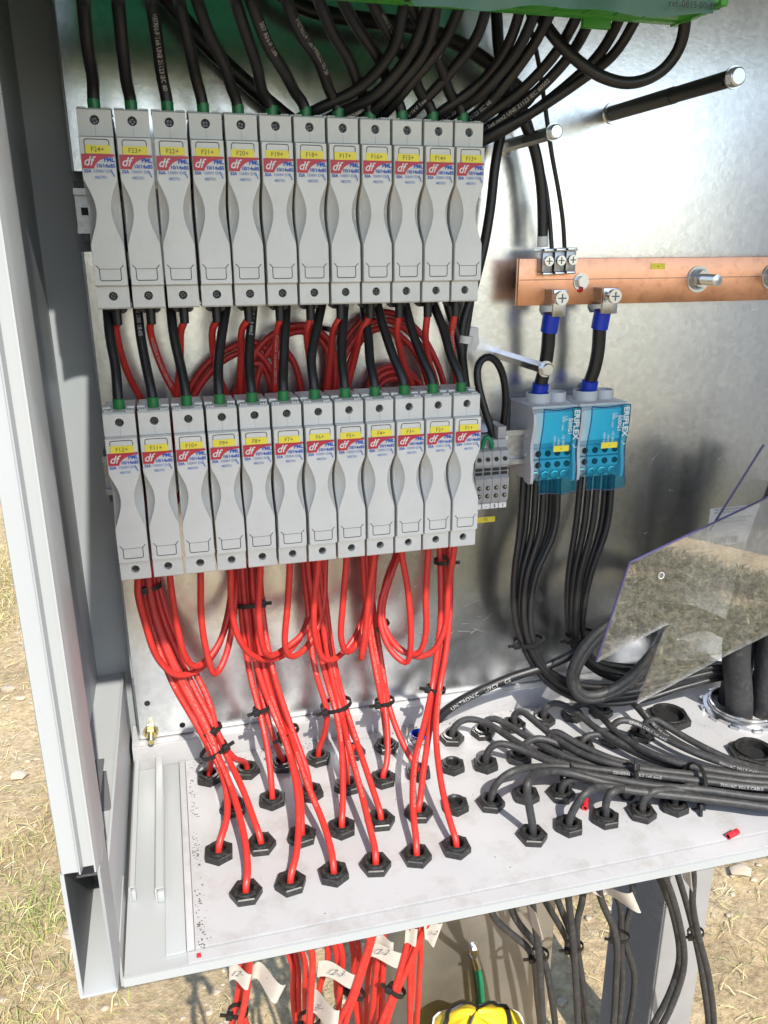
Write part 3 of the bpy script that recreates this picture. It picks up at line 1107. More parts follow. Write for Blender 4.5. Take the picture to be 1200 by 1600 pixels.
ME['bluetext'] = mb.mesh('printed_text', MT['blue'])
mb = text_on(MB(), '1500V DC', 0.0031, -0.0042, FY - 0.0009, -0.0352, 'LEFT')
text_on(mb, '485701', 0.0030, 0.0008, FY - 0.0009, -0.0394)
strip(mb, [(0.0086, -0.0345), (0.0104, -0.0385)], 0.0008, FY - 0.0009)
ME['smalltext'] = mb.mesh('printed_text', MT['bluelight'])
# ribs on the top shoulder of the clamp
mb = MB()
for s in (-1, 1):
    for k in range(3):
        xx = s * (0.0062 + 0.0020 * k)
        mb.box(xx - 0.0007, xx + 0.0007, 0.0035, 0.0125, 0.0070, 0.0092)
    mb.box(s * 0.0092 - 0.0034, s * 0.0092 + 0.0030, 0.013, 0.024, 0.0072, 0.0104, 0.0004)
ME['ribs'] = mb.mesh('grip_ribs', MT['holder'])

UP = Vector((0.0, -0.085, 0.0))
LOW = Vector((-0.0043, -0.1096, -0.2196))


def holder(num, loc, row):
    pos = 'upper' if row == 0 else 'lower'
    t = thing('fuse_holder', 'light grey fuse holder marked F%d+ in the %s row' % (num, pos), 'fuse holder', 'fuse holders in the two rows', loc)
    link('base', ME['base'], t)
    cv = link('cover', ME['cover'], t)
    cv.rotation_euler = (rnd.uniform(-0.003, 0.003), rnd.uniform(-0.004, 0.004), 0)
    link('slot_line', ME['slot'], cv)
    link('pull_tab_line', ME['tab'], cv)
    lb = link('maker_label', ME['redlab'], t)
    link('logo_letters', ME['logo'], lb)
    link('printed_text', ME['bluetext'], lb)
    link('printed_text', ME['smalltext'], lb)
    tg = link('number_tag', ME['ytag'], t)
    dx, tilt = rnd.uniform(-0.0006, 0.0006), rnd.uniform(-0.02, 0.02)
    tg.location = (dx, 0, rnd.uniform(-0.0003, 0.0003))
    tg.rotation_euler = (0, rnd.uniform(-0.008, 0.008), 0)
    lb.location = (rnd.uniform(-0.0002, 0.0002), 0, rnd.uniform(-0.0002, 0.0002))
    tx = text_on(MB(), 'F%d+' % num, 0.0047, 0, FY - 0.0010, -0.0206, bold=0.00003).build('tag_text', MT['inkgrey'], tg)
    link('seam', ME['seamline'], t)
    link('grip_ribs', ME['ribs'], t)
    for k, z in enumerate((0.0, -HH)):
        s = link('screw', ME['screw'], t)
        s.location = (0, 0, z)
        s.rotation_euler = (0, rnd.uniform(0, 3), 0)
        link('cross_slot', ME['cross'], s)
    return t


for i in range(12):
    j = rnd.uniform(-0.0003, 0.0003)
    holder(24 - i, (UP.x + i * PITCH_X, UP.y + j, UP.z), 0)
    holder(12 - i, (LOW.x + i * PITCH_X, LOW.y - j, LOW.z), 1)


def din_rail(y_front, zc, x0, x1, label):
    t = thing('mounting_rail', label, 'rail', 'slotted mounting rails', ((x0 + x1) / 2, y_front, zc))
    prof = [(0.0, 0.0175), (0.0, 0.0125), (0.0066, 0.0125), (0.0066, -0.0125), (0.0, -0.0125), (0.0, -0.0175),
            (0.001, -0.0175), (0.001, -0.0137), (0.0076, -0.0137), (0.0076, 0.0137), (0.001, 0.0137), (0.001, 0.0175)]
    child(MB().prism([(y_front + a, zc + b) for a, b in prof], 'x', x0, x1), 'rail_profile', MT['steel_dull'], t)
    x = x0 + 0.004
    child(MB().box(x, x + 0.009, y_front + 0.0062, y_front + 0.0065, zc - 0.003, zc + 0.003), 'slot', MT['hole'], t)
    for xx in (x0 + 0.06, x1 - 0.05):
        child(MB().box(xx, xx + 0.02, y_front + 0.0078, -0.0003, zc - 0.012, zc + 0.012), 'spacer', MT['steel_dull'], t)
    child(MB().box(x0 + 0.001, x0 + 0.009, y_front + 0.0012, y_front + 0.018, zc + 0.0180, zc + 0.0225, 0.0006).box(x0 + 0.002, x0 + 0.009, y_front + 0.0012, y_front + 0.018, zc - 0.0240, zc - 0.0180, 0.0006), 'end_clamp', MT['bracket_and_shade'], t)


din_rail(UP.y + 0.0645, -0.0600, -0.0260, 0.325, 'slotted steel rail behind the upper row of fuse holders')
din_rail(LOW.y + 0.0645, LOW.z - 0.0600, -0.0260, 0.385, 'slotted steel rail behind the lower row of fuse holders')

# ================================================================== CABLES
def cable(name, pts, r, m, label, group, n=10, step=0.004, cat='cable', rough=None):
    path = spline(pts, step)
    o = MB().tube(path, r, n).build(name, MT[m], None, 60)
    tag(o, label, cat, group)
    return o, path


def lift(pxs, y0, y1, pw=1.0):
    n = len(pxs) - 1
    return [PY(u, v, y0 + (y1 - y0) * (i / n) ** pw) for i, (u, v) in enumerate(pxs)]


def sleeve(parent, p0, p1, r, m, name, n=14):
    """short ferrule or boot round a cable end; the parent cable has its origin at the world origin"""
    mb = MB()
    d = (Vector(p1) - Vector(p0))
    L = d.length
    mb.lathe(p0, d, [(r * 0.85, 0), (r, 0.0004), (r, L - 0.0005), (r * 0.9, L), (r * 0.5, L)], n)
    return mb.build(name, MT[m], parent)


UPPER_BLACK = {
    24: [(129, -30), (130, 0), (137, 75), (146, 130)],
    23: [(180, -30), (184, 0), (192, 80), (200, 140)],
    22: [(232, -30), (236, 0), (245, 60), (254, 125)],
    21: [(270, -30), (279, 0), (295, 70), (308, 130)],
    20: [(296, -30), (308, 0), (325, 50), (350, 100), (364, 145)],
    19: [(356, -30), (367, 0), (385, 55), (402, 105), (412, 150)],
    18: [(380, -30), (392, 0), (418, 70), (448, 118), (464, 150)],
    17: [(436, -30), (447, 0), (470, 55), (499, 97), (516, 145)],
    16: [(484, -30), (498, 0), (519, 50), (547, 97), (566, 148)],
    15: [(518, -30), (535, 0), (555, 38), (592, 92), (613, 145)],
    14: [(566, -30), (580, 0), (606, 48), (640, 103), (659, 150)],
    13: [(622, -30), (638, 0), (662, 48), (689, 103), (705, 152)],
}
g = 'black cables rising from the upper fuse holders'
for i in range(12):
    n = 24 - i
    x = UP.x + i * PITCH_X
    px = UPPER_BLACK[n]
    yb = UP.y + 0.016
    pts = lift(px, -0.168, -0.072, 0.75) + [Vector((x, yb, 0.0185)), Vector((x, yb, 0.004))]
    o, path = cable('black_cable', pts, 0.0045, 'black', 'black cable plugged into the top of fuse holder F%d+' % n, g)
    sleeve(o, (x, yb, 0.0080), (x, yb, 0.0165), 0.0047, 'green', 'green_ferrule')
    if n in (22, 17, 14, 13, 18):
        s = {22: 'H07RN-F 1x6 UNE 21123 IEC 60', 17: 'H07RN-F 1x6 PIRELLI 05 SP', 14: 'General Cable 1x6', 13: 'RV-K 0.6/1kV 1x6 mm2', 18: 'S07 RN-F 1x6'}[n]
        cable_text(path, 0.0045, s, 0.05, 0.0048, o)

FAN = [
    [(640, -20), (630, 13), (616, 73), (567, 133), (483, 177), (440, 200)],
    [(676, -20), (667, 13), (641, 83), (587, 147), (530, 177), (480, 205)],
    [(690, -20), (683, 7), (666, 77), (613, 143), (570, 183), (520, 210)],
    [(728, -20), (720, 7), (692, 67), (633, 140), (600, 178), (550, 210)],
    [(772, -20), (763, 3), (744, 60), (700, 117), (640, 180), (600, 210)],
    [(822, -20), (814, 11), (795, 68), (757, 124), (685, 178), (640, 210)],
    [(846, -20), (836, 19), (806, 83), (752, 146), (705, 180), (670, 205)],
    [(874, -20), (862, 15), (830, 76), (772, 152), (735, 185), (690, 215)],
    [(916, -20), (904, 19), (872, 78), (817, 139), (756, 182), (700, 222)],
    [(940, -20), (926, 22), (894, 82), (836, 145), (770, 195), (705, 232)],
    [(985, -20), (971, 22), (938, 83), (884, 135), (795, 200), (710, 240)],
    [(1012, -20), (997, 22), (961, 83), (912, 122), (838, 172), (765, 212), (710, 245)],
]
g = 'black cables fanning down from the green terminal strip'
for k, px in enumerate(FAN):
    yy = -0.168 + 0.004 * (k % 3)
    o, path = cable('black_cable', lift(px, yy, -0.035 - 0.004 * (k % 3), 0.9), 0.0043, 'black',
                    'black cable, %s from the left in the fan below the green terminal strip' % ordinal(k), g)
    if k in (4, 7, 6, 9):
        s = {4: 'RV-K 0.6/1kV 1x6', 7: '1x6 UNE 21123 IEC 60', 6: 'UNE 21123 IEC', 9: '1x6 mm2 UNE 21123 IEC 60502'}[k]
        cable_text(path, 0.0043, s, 0.155, 0.0046, o, flip=True)
o, _ = cable('black_cable', lift([(1073, -15), (1071, 26), (1064, 70), (1036, 110), (990, 130), (940, 120), (890, 84), (851, 37), (835, 0), (825, -30)], -0.165, -0.10), 0.0046, 'black',
             'black cable hanging in a deep loop at the right end of the green strip', None)
o, _ = cable('black_cable', lift([(225, -40), (262, 0), (319, 67), (375, 120), (431, 169), (490, 215)], -0.03, -0.02), 0.0062, 'black',
             'thick black cable crossing diagonally behind the left upper cables', None)
o, _ = cable('black_cable', lift([(400, -40), (470, 10), (560, 30), (640, 40), (720, 70), (790, 120), (830, 160)], -0.03, -0.025), 0.0062, 'black',
             'thick black cable running sideways behind the fan of black cables', None)
pth = lift([(770, -30), (776, 22), (779, 75), (788, 120), (815, 180), (836, 235), (846, 295), (848, 345)], -0.04, -0.030) + [Vector(PY(848, 368, -0.030)), Vector(PY(848, 385, -0.030))]
o, _ = cable('black_cable', pth, 0.0050, 'black', 'thick black cable with white sleeve entering the left clamp on the copper bar', None)
sleeve(o, PY(848, 386, -0.030), PY(848, 369, -0.030), 0.0054, 'whitenylon', 'white_sleeve')
o, _ = cable('black_cable', lift([(820, -20), (827, 34), (840, 90), (851, 161), (862, 240), (873, 300), (880, 350), (882, 388)], -0.05, -0.032), 0.0021, 'black',
             'thin black wire entering the right small clamp on the copper bar', None, n=8)
o, _ = cable('black_cable', lift([(815, 150), (835, 215), (848, 270), (854, 300), (859, 345), (862, 388)], -0.022, -0.030), 0.0022, 'black',
             'thin black wire entering the middle small clamp on the copper bar', None, n=8)
o, _ = cable('black_cable', lift([(800, 90), (790, 150), (783, 205), (773, 262), (767, 319), (758, 375), (745, 430), (734, 471), (724, 502), (721, 542), (725, 585), (733, 640), (745, 700)], -0.02, -0.02), 0.0046, 'black',
             'black cable running down beside fuse holder F13+ through the white clip', None)
o, _ = cable('black_cable', lift([(742, 420), (735, 471), (729, 510), (722, 560), (714, 610), (705, 680)], -0.012, -0.012), 0.0040, 'black',
             'black cable hidden behind the cable in the white clip', None)

MID_BLACK = {
    12: [(162, 440), (168, 483), (172, 527), (181, 575)], 11: [(210, 440), (215, 483), (220, 527), (229, 575)],
    10: [(264, 440), (267, 483), (272, 527), (283, 575)], 9: [(360, 440), (353, 483), (346, 527), (341, 573)],
    8: [(398, 440), (395, 483), (391, 527), (389, 573)], 7: [(449, 440), (447, 483), (445, 523), (443, 573)],
    6: [(510, 440), (502, 480), (494, 517), (486, 563)], 5: [(541, 440), (538, 477), (535, 517), (534, 563)],
    4: [(566, 440), (570, 490), (576, 530), (578, 566)], 3: [(582, 440), (590, 477), (601, 517), (615, 558)],
    2: [(625, 440), (633, 474), (644, 517), (659, 558)], 1: [(666, 440), (678, 477), (694, 517), (705, 558)],
}
g = 'black cables between the two rows of fuse holders'
for i in range(12):
    n = 12 - i
    x = LOW.x + i * PITCH_X
    yb = LOW.y + 0.016
    pts = lift(MID_BLACK[n], -0.030, -0.082, 0.8) + [Vector((x, yb, LOW.z + 0.0185)), Vector((x, yb, LOW.z + 0.004))]
    o, path = cable('black_cable', pts, 0.0041, 'black', 'black cable plugged into the top of fuse holder F%d+' % n, g)
    sleeve(o, (x, yb, LOW.z + 0.0080), (x, yb, LOW.z + 0.0165), 0.0045, 'green', 'green_ferrule')
    if n in (11, 8, 4):
        cable_text(path, 0.0041, {11: '602 1X6 18-05', 8: 'RV-K 1x6 mm2', 4: '1x6 mm2'}[n], 0.03, 0.0046, o)
o, _ = cable('black_cable', lift([(690, 430), (700, 480), (716, 530), (725, 580), (730, 640)], -0.02, -0.02), 0.0040, 'black', 'spare black cable dropping behind fuse holder F1+', None)

# ------------------------------------------------------------------ gland nuts on the tray
ROWY = (-0.2155, -0.1625, -0.1040, -0.0510)      # front row first
ROWX = (0.0620, 0.0432, 0.0612, 0.0417)
GP = 0.0376


def gpos(row, c):
    return Vector((ROWX[row] + GP * c, ROWY[row] + 0.0007 * c, ZF))


def gland_mesh(r, h, hole):
    mb = MB()
    e1 = Vector((1, 0, 0))
    # hexagonal nut with a turned collar and a bore
    hexv = []
    for (rr, zz) in ((r, 0.0002), (r, h * 0.86), (r * 0.93, h)):
        for k in range(6):
            a = PI / 3 * k
            hexv.append((rr * math.cos(a), rr * math.sin(a), zz))
    fs = []
    for j in range(2):
        for k in range(6):
            fs.append((j * 6 + k, j * 6 + (k + 1) % 6, (j + 1) * 6 + (k + 1) % 6, (j + 1) * 6 + k))
    mb.add(hexv, fs)
    n = 24
    vs = [(r * 0.93 * math.cos(2 * PI * k / n) * 1.0, r * 0.93 * math.sin(2 * PI * k / n), h) for k in range(n)]
    # top ring from hexagon inner edge to the bore
    ring = []
    for k in range(n):
        a = 2 * PI * k / n
        q = (a % (PI / 3)) - PI / 6
        rr = r * 0.93 * math.cos(PI / 6) / math.cos(q)
        ring.append((rr * math.cos(a), rr * math.sin(a), h))
    prof = [(r * 0.74, h + 0.0001), (r * 0.70, h + 0.0020), (hole * 1.18, h + 0.0024), (hole, h + 0.0008), (hole, -0.010)]
    vs = ring[:]
    for rr, zz in prof:
        vs += [(rr * math.cos(2 * PI * k / n), rr * math.sin(2 * PI * k / n), zz) for k in range(n)]
    fs = []
    for j in range(len(prof)):
        for k in range(n):
            fs.append((j * n + k, j * n + (k + 1) % n, (j + 1) * n + (k + 1) % n, (j + 1) * n + k))
    mb.add(vs, fs)
    return mb


ME['gland'] = gland_mesh(0.0138, 0.0065, 0.0062).mesh('gland_body', MT['nylon'], 30)
ME['gland_in'] = MB().cyl((0, 0, 0.0001), (0, 0, 0.0012), 0.0060, n=20).mesh('gland_seal', MT['hole'], 30)
ROWN = ('front row', 'second row from the front', 'third row from the front', 'back row')


def gland(p, label, group, rot=None, sc=1.0):
    t = thing('gland_nut', label, 'gland nut', group, p)
    t.rotation_euler = (0, 0, rnd.uniform(0, PI / 3) if rot is None else rot)
    t.scale = (sc, sc, sc)
    link('gland_body', ME['gland'], t)
    link('gland_seal', ME['gland_in'], t)
    return t


for r in range(4):
    for c in range(6):
        gland(gpos(r, c), 'black gland nut holding a red cable, %s, %s from the left' % (ROWN[r], ordinal(c)), 'gland nuts of the red cables')
gland(gpos(1, 6), 'empty black hexagonal gland nut beside the red cables, nearer the front', 'empty gland nuts', 0.35)
gland(gpos(2, 6), 'empty black hexagonal gland nut beside the red cables, farther back', 'empty gland nuts', 0.3)

# ------------------------------------------------------------------ red cables
RR = 0.0031


def boot(o, x, y, z, big):
    if big:
        mb = MB().lathe((x, y, z - 0.0135), (0, 0, 1), [(0.0030, 0), (0.0037, 0.0003), (0.0039, 0.009), (0.0041, 0.0150)], 14)
        mb.build('black_boot', MT['boot'], o)
        mb = MB().prism([(x - 0.0085, z + 0.001), (x - 0.0080, z - 0.0030), (x - 0.0055, z - 0.0048), (x + 0.0055, z - 0.0048), (x + 0.0080, z - 0.0030), (x + 0.0085, z + 0.001)], 'y', y + 0.006, y + 0.014)
        mb.build('cable_clamp', MT['boot'], o)
    else:
        mb = MB().lathe((x, y, z - 0.0055), (0, 0, 1), [(0.0031, 0), (0.0036, 0.0003), (0.0038, 0.0080)], 14)
        mb.build('black_boot', MT['boot'], o)


# strand: route in the picture from behind the lower row to its gland, then below the tray
STRAND = {
    # bundle A
    'A1': ([(222, 880), (230, 950), (248, 1010), (270, 1068), (300, 1120), (322, 1160), (330, 1190)], (3, 0), [(455, 1500), (457, 1550), (462, 1620)]),
    'A2': ([(244, 880), (258, 950), (282, 1010), (310, 1060), (330, 1105), (338, 1140), (362, 1182)], (3, 1), [(463, 1500), (466, 1560), (468, 1620)]),
    'A3': ([(232, 880), (240, 950), (262, 1012), (288, 1068), (316, 1120), (338, 1172), (358, 1235)], (2, 0), [(474, 1495), (476, 1550), (478, 1620)]),
    'A4': ([(226, 880), (234, 950), (255, 1012), (279, 1068), (308, 1122), (330, 1170), (352, 1225), (354, 1285)], (1, 0), [(374, 1515), (369, 1570), (360, 1620)]),
    'A5': ([(238, 880), (250, 950), (272, 1010), (300, 1068), (326, 1118), (350, 1172), (380, 1235), (400, 1290)], (1, 1), [(383, 1512), (378, 1570), (388, 1620)]),
    'A6': ([(230, 880), (238, 950), (258, 1012), (283, 1068), (311, 1120), (336, 1172), (363, 1235), (384, 1320), (387, 1370)], (0, 0), [(390, 1505), (384, 1560), (372, 1620)]),
    # bundle B
    'B1': ([(372, 870), (376, 940), (381, 995), (392, 1060), (405, 1110), (417, 1165), (424, 1220)], (2, 1), [(512, 1478), (500, 1540), (488, 1590), (480, 1620)]),
    'B2': ([(384, 870), (388, 940), (394, 1000), (404, 1060), (414, 1108), (430, 1160), (440, 1185)], (3, 2), [(525, 1485), (525, 1540), (535, 1620)]),
    'B3': ([(378, 870), (382, 940), (393, 1010), (412, 1075), (432, 1125), (448, 1165), (465, 1240), (466, 1310), (460, 1350)], (0, 1), [(487, 1485), (486, 1550), (483, 1620)]),
    'B4': ([(392, 870), (396, 940), (405, 1010), (420, 1075), (440, 1135), (456, 1185), (470, 1245), (471, 1285)], (1, 2), [(533, 1480), (532, 1540), (525, 1620)]),
    'B5': ([(398, 870), (402, 940), (412, 1010), (428, 1075), (447, 1127), (460, 1165), (482, 1230), (505, 1285), (519, 1335)], (0, 2), [(578, 1465), (568, 1500), (548, 1560), (520, 1620)]),
    'B6': ([(405, 870), (409, 940), (418, 1010), (434, 1075), (452, 1127), (466, 1165), (480, 1205)], (2, 2), [(550, 1475), (552, 1530), (560, 1620)]),
    # bundle C
    'C1': ([(474, 870), (480, 940), (489, 1030), (502, 1080), (511, 1108), (506, 1150)], (3, 3), [(560, 1480), (558, 1530), (566, 1620)]),
    'C2': ([(486, 870), (494, 940), (506, 1015), (517, 1070), (526, 1105), (538, 1160), (542, 1205)], (2, 3), [(583, 1470), (575, 1530), (572, 1620)]),
    'C3': ([(480, 870), (488, 940), (500, 1020), (514, 1075), (523, 1105), (533, 1160), (536, 1235), (535, 1270)], (1, 3), [(590, 1468), (586, 1530), (580, 1620)]),
    'C4': ([(498, 870), (504, 940), (514, 1010), (525, 1065), (536, 1105), (552, 1150), (560, 1165)], (3, 4), [(596, 1470), (594, 1530), (590, 1620)]),
    'C5': ([(503, 870), (509, 940), (518, 1010), (529, 1065), (540, 1105), (556, 1155), (578, 1220), (592, 1262)], (1, 4), [(600, 1465), (598, 1530), (595, 1620)]),
    'C6': ([(492, 870), (499, 940), (510, 1012), (521, 1068), (531, 1105), (546, 1170), (565, 1240), (582, 1310), (587, 1330)], (0, 3), [(583, 1462), (560, 1540), (535, 1620)]),
    # bundle D
    'D1': ([(571, 860), (576, 940), (585, 1010), (594, 1060), (600, 1096), (606, 1150), (603, 1200)], (2, 4), [(640, 1455), (640, 1530), (640, 1620)]),
    'D2': ([(577, 860), (582, 940), (592, 1010), (600, 1060), (606, 1096), (620, 1140), (645, 1190)], (2, 5), [(648, 1455), (645, 1530), (640, 1620)]),
    'D3': ([(566, 860), (571, 940), (580, 1010), (589, 1060), (596, 1096), (602, 1140), (604, 1158)], (3, 5), [(655, 1455), (655, 1530), (650, 1620)]),
    # bundle E
    'E1': ([(686, 850), (688, 900), (688, 970), (681, 1030), (675, 1075), (662, 1135), (648, 1190), (645, 1260), (650, 1310)], (0, 4), [(640, 1455), (630, 1500), (615, 1550), (590, 1620)]),
    'E2': ([(694, 850), (697, 900), (695, 970), (688, 1030), (681, 1075), (673, 1130), (665, 1180), (658, 1235), (656, 1255)], (1, 5), [(650, 1452), (632, 1510), (612, 1560), (585, 1620)]),
    'E3': ([(703, 850), (704, 900), (702, 970), (695, 1030), (687, 1075), (681, 1132), (685, 1195), (698, 1265), (710, 1305)], (0, 5), [(665, 1448), (640, 1505), (620, 1550), (600, 1620)]),
}
UP_RED = {   # upper row: below the boot, until hidden behind the lower row
    24: [(180, 505), (190, 557), (207, 600), (224, 632), (232, 700), (225, 800)],
    23: [(233, 507), (246, 557), (265, 600), (281, 628), (282, 700), (255, 800)],
    22: [(283, 510), (282, 555), (278, 600), (274, 650), (255, 750), (238, 820)],
    21: [(333, 507), (333, 550), (345, 597), (358, 632), (372, 720), (374, 800)],
    20: [(379, 507), (377, 550), (375, 600), (375, 640), (380, 720), (386, 800)],
    19: [(435, 507), (430, 557), (429, 600), (425, 650), (400, 740), (385, 810)],
    18: [(479, 515), (483, 557), (489, 610), (492, 660), (484, 740), (478, 800)],
    17: [(523, 508), (516, 560), (510, 612), (504, 660), (495, 740), (488, 800)],
    16: [(568, 508), (556, 554), (543, 604), (530, 660), (505, 740), (488, 800)],
    15: [(619, 511), (631, 568), (646, 606), (662, 660), (680, 740), (686, 800)],
    14: [(664, 517), (670, 563), (680, 603), (688, 660), (692, 740), (694, 800)],
    13: [(704, 517), (709, 563), (713, 590), (714, 660), (708, 740), (703, 800)],
}
UPMAP = {24: 'A1', 23: 'A2', 22: 'A4', 21: 'B1', 20: 'B2', 19: 'B3', 18: 'C1', 17: 'C3', 16: 'C2', 15: 'E1', 14: 'E2', 13: 'E3'}
LOWMAP = {12: 'A3', 11: 'A5', 10: 'A6', 9: 'B4', 8: 'B5', 7: 'B6', 6: 'C4', 5: 'C5', 4: 'C6', 3: 'D1', 2: 'D2', 1: 'D3'}
# lower row: slack loop below the holder, up again behind the row, an arc between the rows, down to the bundle
LOOP = {
    12: [(214, 920), (228, 978), (247, 1030), (278, 1056), (311, 1047), (340, 1013), (356, 960), (366, 900)],
    11: [(271, 945), (280, 995), (292, 1032), (307, 1044), (330, 1025), (350, 988), (362, 940), (370, 890)],
    10: [(314, 960), (322, 1015), (337, 1056), (352, 1028), (363, 978), (368, 930), (372, 890)],
    9: [(361, 945), (372, 995), (392, 1023), (415, 1031), (445, 1024), (468, 998), (482, 965), (490, 900)],
    8: [(404, 950), (410, 1008), (421, 1027), (443, 1015), (474, 990), (490, 958), (497, 900)],
    7: [(449, 950), (445, 1008), (454, 1028), (473, 1018), (491, 993), (505, 950), (508, 890)],
    6: [(491, 940), (493, 1000), (509, 1033), (530, 1026), (556, 993), (570, 955), (578, 890)],
    5: [(536, 940), (533, 1000), (543, 1022), (560, 1004), (570, 970), (578, 930), (582, 880)],
    4: [(577, 925), (571, 985), (564, 1032), (571, 1000), (580, 950), (584, 900), (586, 870)],
    3: [(637, 920), (642, 1000), (635, 1038), (614, 1022), (598, 990), (593, 950), (610, 893), (620, 860)],
    2: [(665, 932), (665, 993), (653, 1023), (628, 1019), (604, 988), (597, 955), (616, 885), (630, 850)],
    1: [(700, 920), (696, 978), (677, 1018), (653, 1028), (622, 1012), (601, 982), (596, 950), (605, 900), (622, 860)],
}
ARCS = {
    12: [(425, 760), (445, 620), (428, 557), (396, 533), (362, 543), (331, 561), (295, 610), (268, 720), (240, 820)],
    11: [(415, 760), (437, 640), (422, 575), (396, 545), (366, 553), (338, 571), (303, 618), (272, 720), (246, 820)],
    10: [(400, 770), (432, 670), (420, 590), (404, 562), (388, 572), (372, 602), (352, 650), (290, 760), (246, 830)],
    9: [(482, 780), (474, 640), (466, 583), (450, 550), (425, 532), (400, 540), (384, 570), (376, 620), (384, 760), (390, 820)],
    8: [(505, 780), (518, 640), (524, 573), (512, 528), (478, 507), (433, 518), (402, 545), (384, 600), (385, 720), (396, 810)],
    7: [(510, 780), (512, 640), (516, 575), (505, 534), (477, 516), (440, 526), (415, 555), (398, 610), (395, 720), (402, 810)],
    6: [(640, 760), (696, 630), (674, 548), (643, 506), (606, 487), (573, 494), (543, 526), (524, 563), (520, 610), (510, 720), (500, 810)],
    5: [(635, 760), (684, 630), (664, 552), (636, 516), (604, 498), (576, 505), (550, 535), (533, 570), (528, 615), (515, 720), (504, 810)],
    4: [(630, 760), (672, 630), (655, 560), (628, 527), (600, 511), (574, 520), (553, 550), (541, 585), (535, 630), (512, 730), (496, 810)],
    3: [(650, 760), (660, 620), (637, 578), (610, 571), (585, 583), (574, 620), (570, 720), (570, 800)],
    2: [(660, 760), (672, 640), (648, 590), (612, 579), (588, 592), (580, 630), (576, 720), (576, 800)],
    1: [(655, 760), (668, 650), (640, 598), (610, 590), (590, 605), (584, 650), (570, 740), (566, 800)],
}


TIEV = {'A': (1172, -0.078), 'B': (1143, -0.070), 'C': (1101, -0.058), 'D': (1095, -0.052), 'E': (1076, -0.064)}


def on_plane(u, v, A, B):
    """where the sight line meets the sloping plane through A and B that runs along X"""
    n = Vector((0, A.z - B.z, B.y - A.y)).normalized()
    return PP(u, v, A, n)


def finish(key):
    px, (row, c), under = STRAND[key]
    gp = gpos(row, c)
    j = (int(key[1]) % 3) - 1
    tv, ty = TIEV[key[0]]
    v0 = px[0][1]
    pts = []
    last = None
    for (u, v) in px:
        if v <= tv + 12:
            s = (v - v0) / (tv - v0)
            last = PY(u, v, -0.026 + (ty + 0.026) * s ** 1.25 + 0.004 * j)
            pts.append(last)
        else:
            q = on_plane(u, v, last, gp + Vector((0, -0.002 if row < 3 else 0, 0.010)))
            f = min(1.0, max(0.0, (last.z - q.z) / max(1e-4, last.z - ZF)))
            pts.append(q)
    pts += [gp + Vector((0, 0, 0.011)), gp + Vector((0, 0, -0.012)), gp + Vector((0, 0, -0.045))]
    yb = gp.y * 0.45 - 0.105
    for i, (u, v) in enumerate(under):
        pts.append(PY(u, v, yb))
    pts.append(Vector((pts[-1].x, pts[-1].y + 0.02, GZ + 0.10)))
    pts.append(Vector((pts[-1].x + 0.01, pts[-1].y + 0.06, GZ - 0.03)))
    return pts, gp


g = 'red cables running to the tray'


def red_print(o, path, gp, back, flip=False):
    L, best, bl = 0.0, 1e9, 0.0
    for i in range(1, len(path)):
        L += (path[i] - path[i - 1]).length
        d = (path[i] - (gp + Vector((0, 0, 0.011)))).length
        if d < best:
            best, bl = d, L
    cable_text(path, RR, 'H1Z2Z2-K 1x6 mm2 1500V DC EN 50618', max(0.02, bl - back), 0.0036, o, 'redprint')


for i in range(12):
    n = 24 - i
    x = UP.x + i * PITCH_X
    y = UP.y + 0.022
    z = UP.z - HH - 0.0105
    pts = [Vector((x, y, z + 0.004)), Vector((x, y, z - 0.014))] + lift(UP_RED[n], y + 0.002, -0.024, 0.8)
    fin, gp = finish(UPMAP[n])
    o, path = cable('red_cable', pts + fin, RR, 'red', 'red cable from the bottom of fuse holder F%d+ down to the tray' % n, g, step=0.005)
    boot(o, x, y, z, True)
    red_print(o, path, gp, 0.10 + 0.02 * (n % 5))
    if n in (23, 19, 13):
        cable_text(path, RR, 'H1Z2Z2-K 1x6 mm2 1500V DC', 0.03, 0.0036, o)
for i in range(12):
    n = 12 - i
    x = LOW.x + i * PITCH_X
    y = LOW.y + 0.022
    z = LOW.z - HH - 0.0105
    lp = LOOP[n]
    pts = [Vector((x, y, z + 0.004)), Vector((x, y, z - 0.008))]
    m = len(lp)
    for k, (u, v) in enumerate(lp):
        s = k / (m - 1)
        pts.append(PY(u, v, -0.086 + 0.062 * s ** 1.3))
    pts += [PY(u, v, -0.018 - 0.003 * (n % 3)) for (u, v) in ARCS[n]]
    fin, gp = finish(LOWMAP[n])
    o, path = cable('red_cable', pts + fin, RR, 'red', 'red cable looping below fuse holder F%d+ and down to the tray' % n, g, step=0.005)
    boot(o, x, y, z, False)
    red_print(o, path, gp, 0.12 + 0.02 * (n % 4))


